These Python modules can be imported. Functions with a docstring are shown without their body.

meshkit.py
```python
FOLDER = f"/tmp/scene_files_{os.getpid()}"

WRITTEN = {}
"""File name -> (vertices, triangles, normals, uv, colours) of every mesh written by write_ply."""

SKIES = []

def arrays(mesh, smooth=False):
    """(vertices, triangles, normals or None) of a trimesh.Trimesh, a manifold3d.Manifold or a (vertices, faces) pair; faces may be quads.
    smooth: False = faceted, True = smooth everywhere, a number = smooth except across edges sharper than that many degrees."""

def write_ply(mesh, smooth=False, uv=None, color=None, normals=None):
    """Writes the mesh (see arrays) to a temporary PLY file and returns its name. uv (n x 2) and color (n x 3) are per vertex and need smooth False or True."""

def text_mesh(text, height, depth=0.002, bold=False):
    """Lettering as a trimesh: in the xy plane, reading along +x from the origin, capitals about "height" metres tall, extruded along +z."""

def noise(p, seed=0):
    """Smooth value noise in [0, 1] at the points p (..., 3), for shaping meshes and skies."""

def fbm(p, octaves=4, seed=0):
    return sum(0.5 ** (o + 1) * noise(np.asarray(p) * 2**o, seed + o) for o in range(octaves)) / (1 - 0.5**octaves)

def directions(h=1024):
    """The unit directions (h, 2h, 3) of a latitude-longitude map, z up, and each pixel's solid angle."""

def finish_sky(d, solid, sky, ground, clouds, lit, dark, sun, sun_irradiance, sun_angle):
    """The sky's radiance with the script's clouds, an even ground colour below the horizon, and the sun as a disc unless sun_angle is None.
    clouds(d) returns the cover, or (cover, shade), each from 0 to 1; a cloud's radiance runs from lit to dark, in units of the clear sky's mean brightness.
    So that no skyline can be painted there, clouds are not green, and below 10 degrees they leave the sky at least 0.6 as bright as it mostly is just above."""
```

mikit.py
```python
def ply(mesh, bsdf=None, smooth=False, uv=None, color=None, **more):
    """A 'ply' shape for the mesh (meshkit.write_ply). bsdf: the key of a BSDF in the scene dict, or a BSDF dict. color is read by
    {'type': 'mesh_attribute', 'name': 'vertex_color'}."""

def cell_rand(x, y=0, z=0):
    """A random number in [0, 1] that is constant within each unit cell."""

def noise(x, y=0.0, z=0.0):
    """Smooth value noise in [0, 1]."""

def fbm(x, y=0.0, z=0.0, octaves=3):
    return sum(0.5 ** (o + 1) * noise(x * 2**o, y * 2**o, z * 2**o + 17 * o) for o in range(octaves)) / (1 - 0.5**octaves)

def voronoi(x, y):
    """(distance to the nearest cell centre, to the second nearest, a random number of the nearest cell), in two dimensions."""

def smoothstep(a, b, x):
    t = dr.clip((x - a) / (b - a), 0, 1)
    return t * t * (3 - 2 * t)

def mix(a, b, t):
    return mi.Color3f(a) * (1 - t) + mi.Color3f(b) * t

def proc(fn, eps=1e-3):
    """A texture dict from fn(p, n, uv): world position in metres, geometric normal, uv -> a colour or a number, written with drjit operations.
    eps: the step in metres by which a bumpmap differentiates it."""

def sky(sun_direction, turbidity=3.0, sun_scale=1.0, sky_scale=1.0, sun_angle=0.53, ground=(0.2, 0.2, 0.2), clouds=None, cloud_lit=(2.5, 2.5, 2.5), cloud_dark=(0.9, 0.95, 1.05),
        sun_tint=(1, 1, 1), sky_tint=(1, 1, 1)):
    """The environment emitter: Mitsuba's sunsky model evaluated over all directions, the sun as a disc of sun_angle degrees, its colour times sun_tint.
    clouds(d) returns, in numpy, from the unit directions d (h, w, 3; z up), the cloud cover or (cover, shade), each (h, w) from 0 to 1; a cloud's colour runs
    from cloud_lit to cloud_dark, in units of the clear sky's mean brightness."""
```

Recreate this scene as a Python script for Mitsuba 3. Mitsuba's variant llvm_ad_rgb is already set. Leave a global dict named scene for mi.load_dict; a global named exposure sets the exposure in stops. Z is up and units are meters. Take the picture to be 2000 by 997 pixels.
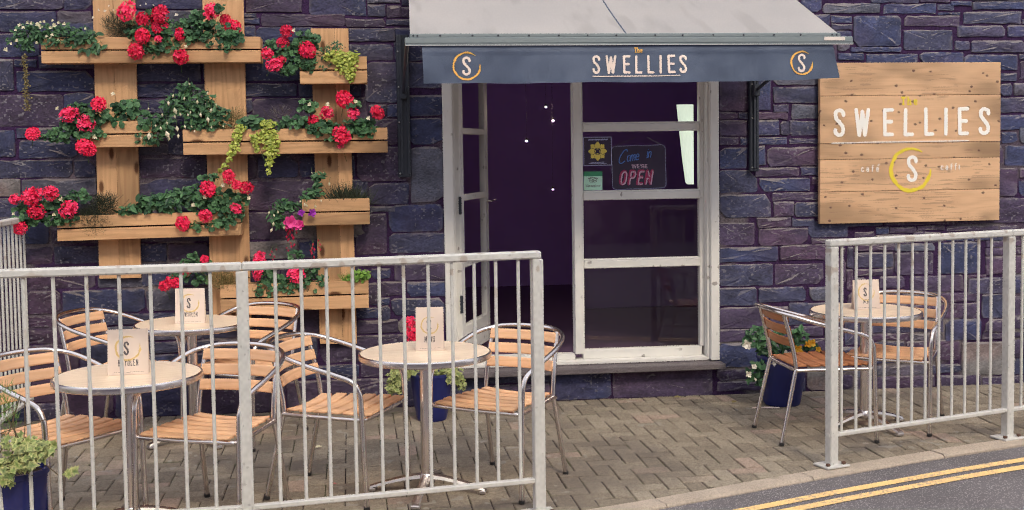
import math, random
import numpy as np, trimesh, mitsuba as mi, drjit as dr
import mikit, meshkit
from mikit import noise, fbm, voronoi, smoothstep, mix, cell_rand, proc
from shapely.geometry import LineString, Polygon, Point, box as sbox
from shapely.ops import unary_union
from shapely import affinity

T = mi.ScalarTransform4f
scene, labels = {}, {}
PI = math.pi

# ---------------------------------------------------------------- camera, sky, exposure
YAW, PITCH, ROLL = 0.1153, 0.0584, -0.0139
_fw = np.array([math.sin(YAW) * math.cos(PITCH), math.cos(YAW) * math.cos(PITCH), -math.sin(PITCH)])
_rt = np.array([math.cos(YAW), -math.sin(YAW), 0.0])
_up = np.cross(_rt, _fw)
_up = -math.sin(ROLL) * _rt + math.cos(ROLL) * _up
CAM = np.array([0.0, 0.0, 1.69])
scene['camera'] = {'type': 'perspective', 'fov': 47.157, 'fov_axis': 'x', 'near_clip': 0.05, 'far_clip': 400.0,
                   'principal_point_offset_y': 0.0686,
                   'to_world': T().look_at(origin=CAM.tolist(), target=(CAM + _fw).tolist(), up=_up.tolist())}
scene['sky'] = mikit.sky((0.22, -1.0, 0.82), turbidity=3, sun_scale=0.3, sun_angle=13, clouds=lambda d: 1.0,
                         cloud_lit=(2.42, 2.45, 2.66), cloud_dark=(0.9, 0.95, 1.05), sun_tint=(0.95, 1.02, 1.10), ground=(0.16, 0.14, 0.14))
exposure = 2.28

# ---------------------------------------------------------------- mesh helpers
def merge(ms): return trimesh.util.concatenate(ms) if len(ms) > 1 else ms[0]
def mk(v, f): return trimesh.Trimesh(np.asarray(v, float), np.asarray(f, int), process=False)
def quads(q):
    q = np.asarray(q, int); return np.vstack([q[:, [0, 1, 2]], q[:, [0, 2, 3]]])
def boxm(x0, y0, z0, x1, y1, z1, ch=0.0):
    """A box, its edges chamfered by ch."""
    if ch <= 0:
        m = trimesh.creation.box((x1 - x0, y1 - y0, z1 - z0)); m.apply_translation(((x0 + x1) / 2, (y0 + y1) / 2, (z0 + z1) / 2)); return m
    c, h = np.array([(x0 + x1) / 2, (y0 + y1) / 2, (z0 + z1) / 2]), np.array([x1 - x0, y1 - y0, z1 - z0]) / 2
    ch = min(ch, h.min() * .8); pts = []
    for s in np.ndindex(2, 2, 2):
        s = np.array(s) * 2 - 1
        for k in range(3):
            d = h - ch; d[k] = h[k]; pts.append(c + s * d)
    return trimesh.convex.convex_hull(np.array(pts))
def catmull(p, n=8, closed=False):
    p = np.asarray(p, float); out = []
    N = len(p)
    for i in range(N if closed else N - 1):
        if closed: a, b, c, d = p[(i - 1) % N], p[i], p[(i + 1) % N], p[(i + 2) % N]
        else: a, b, c, d = p[max(i - 1, 0)], p[i], p[i + 1], p[min(i + 2, N - 1)]
        for t in np.linspace(0, 1, n, endpoint=False):
            out.append(0.5 * ((2 * b) + (-a + c) * t + (2 * a - 5 * b + 4 * c - d) * t * t + (-a + 3 * b - 3 * c + d) * t ** 3))
    if not closed: out.append(p[-1])
    return np.array(out)
def tube(p, r, sides=10, closed=False, caps=True):
    p = np.asarray(p, float); n = len(p)
    t = (np.roll(p, -1, 0) - np.roll(p, 1, 0)) if closed else np.gradient(p, axis=0)
    t /= np.linalg.norm(t, axis=1, keepdims=True) + 1e-12
    a = np.cross(t[0], [0, 0, 1.0]);
    if np.linalg.norm(a) < .1: a = np.cross(t[0], [1.0, 0, 0])
    a /= np.linalg.norm(a); A = []
    for k in range(n):
        a = a - t[k] * (a @ t[k]); a /= np.linalg.norm(a); A.append(a)
    A = np.array(A); B = np.cross(t, A)
    r = np.broadcast_to(np.asarray(r, float), (n,))
    ang = np.arange(sides) * 2 * PI / sides
    v = p[:, None] + r[:, None, None] * (np.cos(ang)[None, :, None] * A[:, None] + np.sin(ang)[None, :, None] * B[:, None])
    v = v.reshape(-1, 3); i, j = np.meshgrid(np.arange(n if closed else n - 1), np.arange(sides), indexing='ij')
    i2 = (i + 1) % n
    f = quads(np.stack([i * sides + j, i * sides + (j + 1) % sides, i2 * sides + (j + 1) % sides, i2 * sides + j], -1).reshape(-1, 4))
    if not closed and caps:
        k = len(v); v = np.vstack([v, p[0], p[-1]]); J = np.arange(sides)
        f = np.vstack([f, np.stack([J * 0 + k, (J + 1) % sides, J], 1), np.stack([J * 0 + k + 1, (n - 1) * sides + J, (n - 1) * sides + (J + 1) % sides], 1)])
    return mk(v, f)
def lathe(prof, n=40):
    prof = np.asarray(prof, float); a = np.arange(n) * 2 * PI / n; m = len(prof)
    v = np.stack([prof[:, 0][:, None] * np.cos(a), prof[:, 0][:, None] * np.sin(a), np.repeat(prof[:, 1][:, None], n, 1)], -1).reshape(-1, 3)
    i, j = np.meshgrid(np.arange(m - 1), np.arange(n), indexing='ij')
    return mk(v, quads(np.stack([i * n + j, i * n + (j + 1) % n, (i + 1) * n + (j + 1) % n, (i + 1) * n + j], -1).reshape(-1, 4)))
def extrude(poly, d):
    gs = [g for g in getattr(poly, 'geoms', [poly]) if g.area > 1e-9]
    return merge([trimesh.creation.extrude_polygon(g, d, engine='earcut') for g in gs])
def moved(m, M): m = m.copy(); m.apply_transform(M); return m
def frame_m(o, x, y):
    """Matrix that puts local x, y, z on the axes x, y, x cross y at o."""
    x = np.array(x, float); y = np.array(y, float); x /= np.linalg.norm(x); y = y - x * (x @ y); y /= np.linalg.norm(y)
    M = np.eye(4); M[:3, 0], M[:3, 1], M[:3, 2], M[:3, 3] = x, y, np.cross(x, y), o; return M

_count = {}
def numbered(k):
    _count[k] = _count.get(k, -1) + 1
    return k if _count[k] == 0 else '%s_%03d' % (k, _count[k])
def put(key, mesh, bsdf, smooth=False, uv=None, **kw):
    k = numbered(key); scene[k] = mikit.ply(mesh, bsdf, smooth=smooth, uv=uv, **kw); return k
def share(key, d, M):
    k = numbered(key); scene[k] = {**d, 'to_world': T(np.asarray(M))}; return k
def thing(name, label, cat, group=None, kind=None):
    k = numbered(name); labels[k] = {'label': label, 'category': cat}
    if group: labels[k]['group'] = group
    if kind: labels[k]['kind'] = kind
    return k
def tag(k, label=None, cat=None, group=None, kind=None):
    labels[k] = {a: b for a, b in (('label', label), ('category', cat), ('group', group), ('kind', kind)) if b}
    return k
def grain_uv(m, along, across, off=(0, 0)):
    """uv in metres along and across the grain, shifted so that no two boards are alike."""
    v = np.asarray(m.vertices); return np.stack([v @ np.asarray(along, float) + off[0], v @ np.asarray(across, float) + off[1]], 1)

# ---------------------------------------------------------------- materials
def mat(key, d): scene[key] = two(d) if d['type'] in ('principled', 'bumpmap', 'roughconductor') else d
def two(d): return {'type': 'twosided', 'bsdf': d}
def rgb(*c): return {'type': 'rgb', 'value': list(c)}
def bump(fn, d, scale=1.0, eps=1e-3): return {'type': 'bumpmap', 'texture': proc(fn, eps), 'scale': scale, 'bsdf': d}

def slate_col(p, n, uv):
    e, r = uv.x, uv.y
    x, z = p.x, p.z
    big = fbm(x * 9 + r * 91, p.y * 9, z * 13 + r * 57, 3)
    fine = noise(x * 95, z * 150, p.y * 90)
    blue, grey, purp, lime, pale = (.044, .054, .130), (.054, .058, .117), (.067, .049, .100), (.22, .21, .215), (.098, .104, .152)
    c = mix(blue, grey, smoothstep(.2, .45, r)); c = mix(c, purp, smoothstep(.5, .7, r)); c = mix(c, pale, smoothstep(.84, .9, r)); c = mix(c, lime, smoothstep(.965, .97, r))
    c = c * (0.45 + 1.05 * big) * (.62 + .76 * fine)
    c = mix(c, c * (1.35, 1.0, .95), smoothstep(.5, .75, noise(x * 3.3, z * 4.1, 6)) * .6)
    # lime along some joints; upper edges painted paler with lime, for light from above
    edge = smoothstep(.50, .06, e) * smoothstep(.38, .62, noise(x * 38, z * 30, 3)) * (.25 + .75 * noise(x * 5, z * 5, 8))
    top = smoothstep(.12, .40, n.z) * smoothstep(.38, .68, noise(x * 44, z * 50, 5) * .55 + .6 * noise(x * 3.5, z * 3.5, 12))
    c = mix(c, (.24, .215, .225), dr.maximum(edge * .65, top * .85)) * mix((.70, .66, .66), (1, 1, 1), smoothstep(.2, .7, x + .5 * noise(x * 2, z * 2, 3)))  # left stretch darkened: the deep shadow there is put into the stone colour
    speck = smoothstep(.74, .86, noise(x * 70, z * 95, 5)) * smoothstep(.40, .7, noise(x * 7, z * 7, 9))
    return mix(c, (.24, .23, .26), speck * .55)
def slate_bump(p, n, uv):
    return .0045 * fbm(p.x * 30, p.z * 70, p.y * 20, 4)
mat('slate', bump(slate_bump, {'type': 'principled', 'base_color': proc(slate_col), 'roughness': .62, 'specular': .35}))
def mortar_col(p, n, uv):
    a = fbm(p.x * 3.1, p.z * 3.1, 4, 3); g = noise(p.x * 160, p.z * 160, 1)
    w = smoothstep(.5, .66, a) * smoothstep(2.6, .5, p.z)
    return mix((.042, .021, .064), (.20, .18, .18), w * .8) * (.6 + .8 * g)
mat('mortar', bump(lambda p, n, uv: .006 * fbm(p.x * 45, p.z * 45, 2, 3), {'type': 'principled', 'base_color': proc(mortar_col), 'roughness': .9, 'specular': .1}))

def wood(light, dark, knots=1.0, ring=26.0, stain=0.25):
    def fn(p, n, uv):
        u, v = uv.x, uv.y
        wob = fbm(u * 1.6, v * 9, 2, 3)
        rings = .5 + .5 * dr.sin((v * ring + wob * 3.0) * 6.283)
        fib = noise(u * 9, v * 420, 3) * .6 + noise(u * 30, v * 900, 4) * .4
        d1, d2, rnd = voronoi(u * 2.3, v * 6.0)
        k = smoothstep(.13, .05, d1) * smoothstep(.45, .55, rnd) * knots
        c = mix(light, dark, .18 + .42 * rings * rings * noise(u * 1.1, v * 3, 7) + .35 * (fib - .5))
        c = mix(c, (dark[0] * .35, dark[1] * .3, dark[2] * .3), k)
        c = c * (.86 + .28 * noise(u * .7, v * 1.1, 21))
        return c * (1.0 - stain * smoothstep(.45, .8, fbm(u * 2.2, v * 5 + 31, 9, 3)))
    return fn
def wood_bump(p, n, uv): return .0006 * noise(uv.x * 12, uv.y * 420, 3)
mat('pallet_wood', bump(wood_bump, {'type': 'principled', 'base_color': proc(wood((.65, .395, .215), (.37, .19, .092), 1.0, 26.0, .42)), 'roughness': .7, 'specular': .2}))
mat('chair_wood', {'type': 'principled', 'base_color': proc(wood((.92, .58, .35), (.68, .36, .18), .35, 34, .12)), 'roughness': .45, 'specular': .4})
mat('chair_wood_dark', {'type': 'principled', 'base_color': proc(wood((.52, .22, .10), (.34, .12, .05), .2, 34, .15)), 'roughness': .45, 'specular': .4})
mat('table_wood', {'type': 'principled', 'base_color': proc(wood((.88, .72, .55), (.62, .43, .28), 0., 20, .05)), 'roughness': .4, 'specular': .4})
def sign_wood(p, n, uv):
    c = wood((.70, .455, .28), (.48, .28, .16), .0, 11, .42)(p, n, uv)
    d1, d2, rnd = voronoi(uv.x * 8.5, uv.y * 11.0)
    d1 = d1 + .06 * (noise(uv.x * 90, uv.y * 90, 2) - .5)
    c = mix(c, (.10, .055, .05), smoothstep(.12, .05, d1) * smoothstep(.45, .5, rnd) * .85)
    scr = smoothstep(.70, .78, noise(uv.x * 9, uv.y * 150, 5)) * smoothstep(.52, .64, noise(uv.x * 3, uv.y * 6, 6))
    return mix(c, (.26, .15, .11), scr * .38)
mat('sign_wood', bump(wood_bump, {'type': 'principled', 'base_color': proc(sign_wood), 'roughness': .65, 'specular': .2}))

mat('aluminium', {'type': 'roughconductor', 'material': 'Al', 'alpha': .10, 'specular_reflectance': rgb(.93, .88, .86)})
mat('brushed_aluminium', {'type': 'roughconductor', 'material': 'Al', 'alpha': .24, 'specular_reflectance': rgb(.82, .79, .77)})
def rail_col(p, n, uv):
    a = fbm(p.x * 7, p.y * 7, p.z * 9, 3); s = noise(p.x * 90, p.y * 90, p.z * 60)
    c = mix((.60, .59, .565), (.50, .50, .485), a) * (.9 + .2 * s)
    rust = smoothstep(.70, .80, noise(p.x * 26, p.y * 26, p.z * 20)) * smoothstep(1.02, 1.2, p.z + .25 * noise(p.x * 5, p.y * 5, 2))
    chip = smoothstep(.87, .90, noise(p.x * 70, p.y * 70, p.z * 55))
    c = mix(c, (.30, .21, .15), rust * .5)
    return mix(c, (.14, .12, .11), chip * .35)
mat('rail_paint', {'type': 'principled', 'base_color': proc(rail_col), 'roughness': .42, 'specular': .45})
def frame_col(p, n, uv):
    a = fbm(p.x * 4, p.z * 4, p.y * 4, 3)
    c = mix((.76, .745, .71), (.66, .65, .63), a)
    chip = smoothstep(.80, .86, noise(p.x * 60, p.y * 60, p.z * 26)) * smoothstep(.5, .7, noise(p.x * 9, p.y * 9, p.z * 5))
    return mix(c, (.19, .16, .15), chip * .7)
mat('frame_paint', {'type': 'principled', 'base_color': proc(frame_col), 'roughness': .5, 'specular': .35})
def canvas_bump(p, n, uv): return .00025 * (noise(p.x * 700, p.z * 60 + p.y * 60, 1) + noise(p.x * 60, p.z * 700 + p.y * 700, 2))
def canopy_col(p, n, uv):
    a = fbm(p.x * 2.2, p.y * 3, 5, 3); s = smoothstep(.52, .72, fbm(p.x * 9, p.y * 2.2, 3, 3)); return mix(mix((.53, .505, .50), (.45, .44, .445), a), (.36, .345, .34), s * .4) * (.96 + .08 * noise(p.x * 300, p.y * 300, 3))
mat('lit_canopy_canvas', {'type': 'principledthin', 'base_color': proc(canopy_col), 'roughness': .55, 'diff_trans': .4, 'sheen': .3})  # sky brightness on the top side put into this paler canvas colour
def valance_col(p, n, uv):
    a = fbm(p.x * 3, p.z * 6, 5, 3); return mix((.098, .125, .190), (.072, .095, .155), a) * (.9 + .2 * noise(p.x * 500, p.z * 500, 3))
mat('valance_canvas', bump(lambda p, n, uv: .010 * fbm(p.x * 7, p.z * 11, 3, 2) + .0035 * noise(p.x * 26, p.z * 12, 2), {'type': 'principled', 'base_color': proc(valance_col), 'roughness': .6, 'specular': .3, 'sheen': .4}, eps=.004))
mat('grey_metal', {'type': 'principled', 'base_color': rgb(.20, .235, .25), 'roughness': .4, 'specular': .5})
mat('dark_metal', {'type': 'principled', 'base_color': rgb(.030, .036, .052), 'roughness': .4, 'specular': .5})
mat('bolt_metal', {'type': 'principled', 'base_color': rgb(.55, .55, .55), 'roughness': .35, 'metallic': .7})
mat('glass', {'type': 'thindielectric', 'int_ior': 1.5, 'specular_reflectance': rgb(.75, .75, .75)})
mat('room_floor', {'type': 'principled', 'base_color': rgb(.10, .06, .12), 'roughness': .5})

def paver_col(p, n, uv):
    g = noise(p.x * 260, p.y * 260, 3); g2 = noise(p.x * 90, p.y * 90, 8)
    c = mix((.185, .155, .122), (.275, .235, .185), uv.y)
    c = mix(c, (.30, .215, .18), smoothstep(.93, .95, uv.y) * .6)
    c = c * (.62 + .55 * g + .40 * g2)
    st = smoothstep(.46, .72, fbm(p.x * 2.2, p.y * 2.2, 3, 3))
    c = mix(c, (.125, .105, .095), st * .55)
    spot = smoothstep(.80, .86, noise(p.x * 24, p.y * 24, 9)) * smoothstep(.5, .7, noise(p.x * 3, p.y * 3, 14))
    c = mix(c, (.34, .32, .29), spot * .5)
    moss = smoothstep(.62, .8, fbm(p.x * 5, p.y * 5, 12, 3)) * smoothstep(.25, 0., uv.x)
    return mix(c, (.10, .12, .05), moss * .5)
mat('paver', bump(lambda p, n, uv: .0016 * fbm(p.x * 160, p.y * 160, 2, 2), {'type': 'principled', 'base_color': proc(paver_col), 'roughness': .85, 'specular': .2}))
mat('joint_sand', {'type': 'principled', 'base_color': proc(lambda p, n, uv: mix((.035, .026, .026), (.075, .07, .04), smoothstep(.5, .7, noise(p.x * 6, p.y * 6, 2)))), 'roughness': .95})
def asphalt_col(p, n, uv):
    d1, d2, r = voronoi(p.x * 130, p.y * 130)
    c = mix((.13, .118, .125), (.38, .35, .35), smoothstep(.55, 1.0, r) * smoothstep(.6, .2, d1))
    return c * (.75 + .5 * fbm(p.x * 3, p.y * 3, 2, 3))
mat('asphalt', bump(lambda p, n, uv: .003 * noise(p.x * 120, p.y * 120, 2), {'type': 'principled', 'base_color': proc(asphalt_col), 'roughness': .85, 'specular': .25}))
def kerb_col(p, n, uv):
    c = mix((.46, .385, .315), (.36, .30, .245), fbm(p.x * 6, p.y * 6, p.z * 6, 3)) * (.8 + .4 * noise(p.x * 220, p.y * 220, 3))
    return mix(c, (.16, .14, .10), smoothstep(.6, .8, fbm(p.x * 4, p.y * 4, 15, 3)) * .5)
mat('kerb_concrete', bump(lambda p, n, uv: .0015 * noise(p.x * 150, p.y * 150, 2), {'type': 'principled', 'base_color': proc(kerb_col), 'roughness': .85, 'specular': .2}))
def yellow_col(p, n, uv):
    w = smoothstep(.55, .72, noise(p.x * 110, p.y * 110, 4)) * smoothstep(.30, .6, noise(p.x * 7, p.y * 7, 2))
    return mix((.86, .56, .24), (.32, .27, .24), w * .7) * (.88 + .24 * noise(p.x * 240, p.y * 240, 3))
mat('yellow_paint', {'type': 'principled', 'base_color': proc(yellow_col), 'roughness': .75})
mat('blue_glaze', {'type': 'principled', 'base_color': rgb(.010, .015, .11), 'roughness': .28, 'specular': .5, 'clearcoat': .5})
mat('room_paint', {'type': 'principled', 'base_color': proc(lambda p, n, uv: mix((.58, .36, .88), (.52, .32, .82), fbm(p.x * 2, p.y * 2, p.z * 2, 2))), 'roughness': .9})
mat('soil', {'type': 'principled', 'base_color': rgb(.025, .017, .014), 'roughness': .95})
mat('foliage', two({'type': 'principled', 'base_color': {'type': 'mesh_attribute', 'name': 'vertex_color'}, 'roughness': .5, 'specular': .35}))
# (dark, light, rim or None): the colours that the leaves and petals of one kind vary between
TONES = {'green': ((.020, .058, .032), (.080, .185, .080), None), 'dark': ((.022, .030, .024), (.060, .078, .048), None), 'lime': ((.17, .24, .025), (.50, .54, .12), None),
         'cream': ((.045, .10, .025), (.15, .24, .055), (.56, .54, .24)), 'bright': ((.07, .17, .03), (.20, .36, .06), None), 'straw': ((.13, .10, .04), (.30, .25, .10), None),
         'red': ((.80, .012, .075), (.96, .055, .160), None), 'pink': ((.50, .02, .17), (.74, .10, .34), None), 'purple': ((.20, .02, .28), (.34, .04, .40), None),
         'white': ((.62, .58, .48), (.82, .77, .68), None), 'bud': ((.52, .50, .32), (.80, .72, .56), None), 'yellow': ((.80, .36, .02), (.90, .62, .08), None),
         'grey': ((.09, .08, .09), (.20, .18, .19), None), 'bead': ((.42, .015, .045), (.66, .03, .10), None)}
mat('stem_brown', two({'type': 'principled', 'base_color': rgb(.10, .07, .04), 'roughness': .8}))
mat('stem_green', two({'type': 'principled', 'base_color': rgb(.07, .13, .04), 'roughness': .7}))
mat('white_print', two({'type': 'principled', 'base_color': rgb(.90, .88, .84), 'roughness': .6}))
mat('cream_print', two({'type': 'principled', 'base_color': rgb(.80, .68, .62), 'roughness': .6}))
mat('yellow_print', two({'type': 'principled', 'base_color': rgb(.78, .62, .05), 'roughness': .6}))
mat('amber_print', two({'type': 'principled', 'base_color': rgb(.80, .43, .10), 'roughness': .6}))
mat('grey_print', two({'type': 'principled', 'base_color': rgb(.11, .095, .10), 'roughness': .6}))
mat('gold_print', two({'type': 'principled', 'base_color': rgb(.66, .47, .19), 'roughness': .6}))
mat('card', two({'type': 'principled', 'base_color': rgb(.72, .60, .52), 'roughness': .7}))
mat('black_rubber', {'type': 'principled', 'base_color': rgb(.02, .018, .02), 'roughness': .7})

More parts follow.
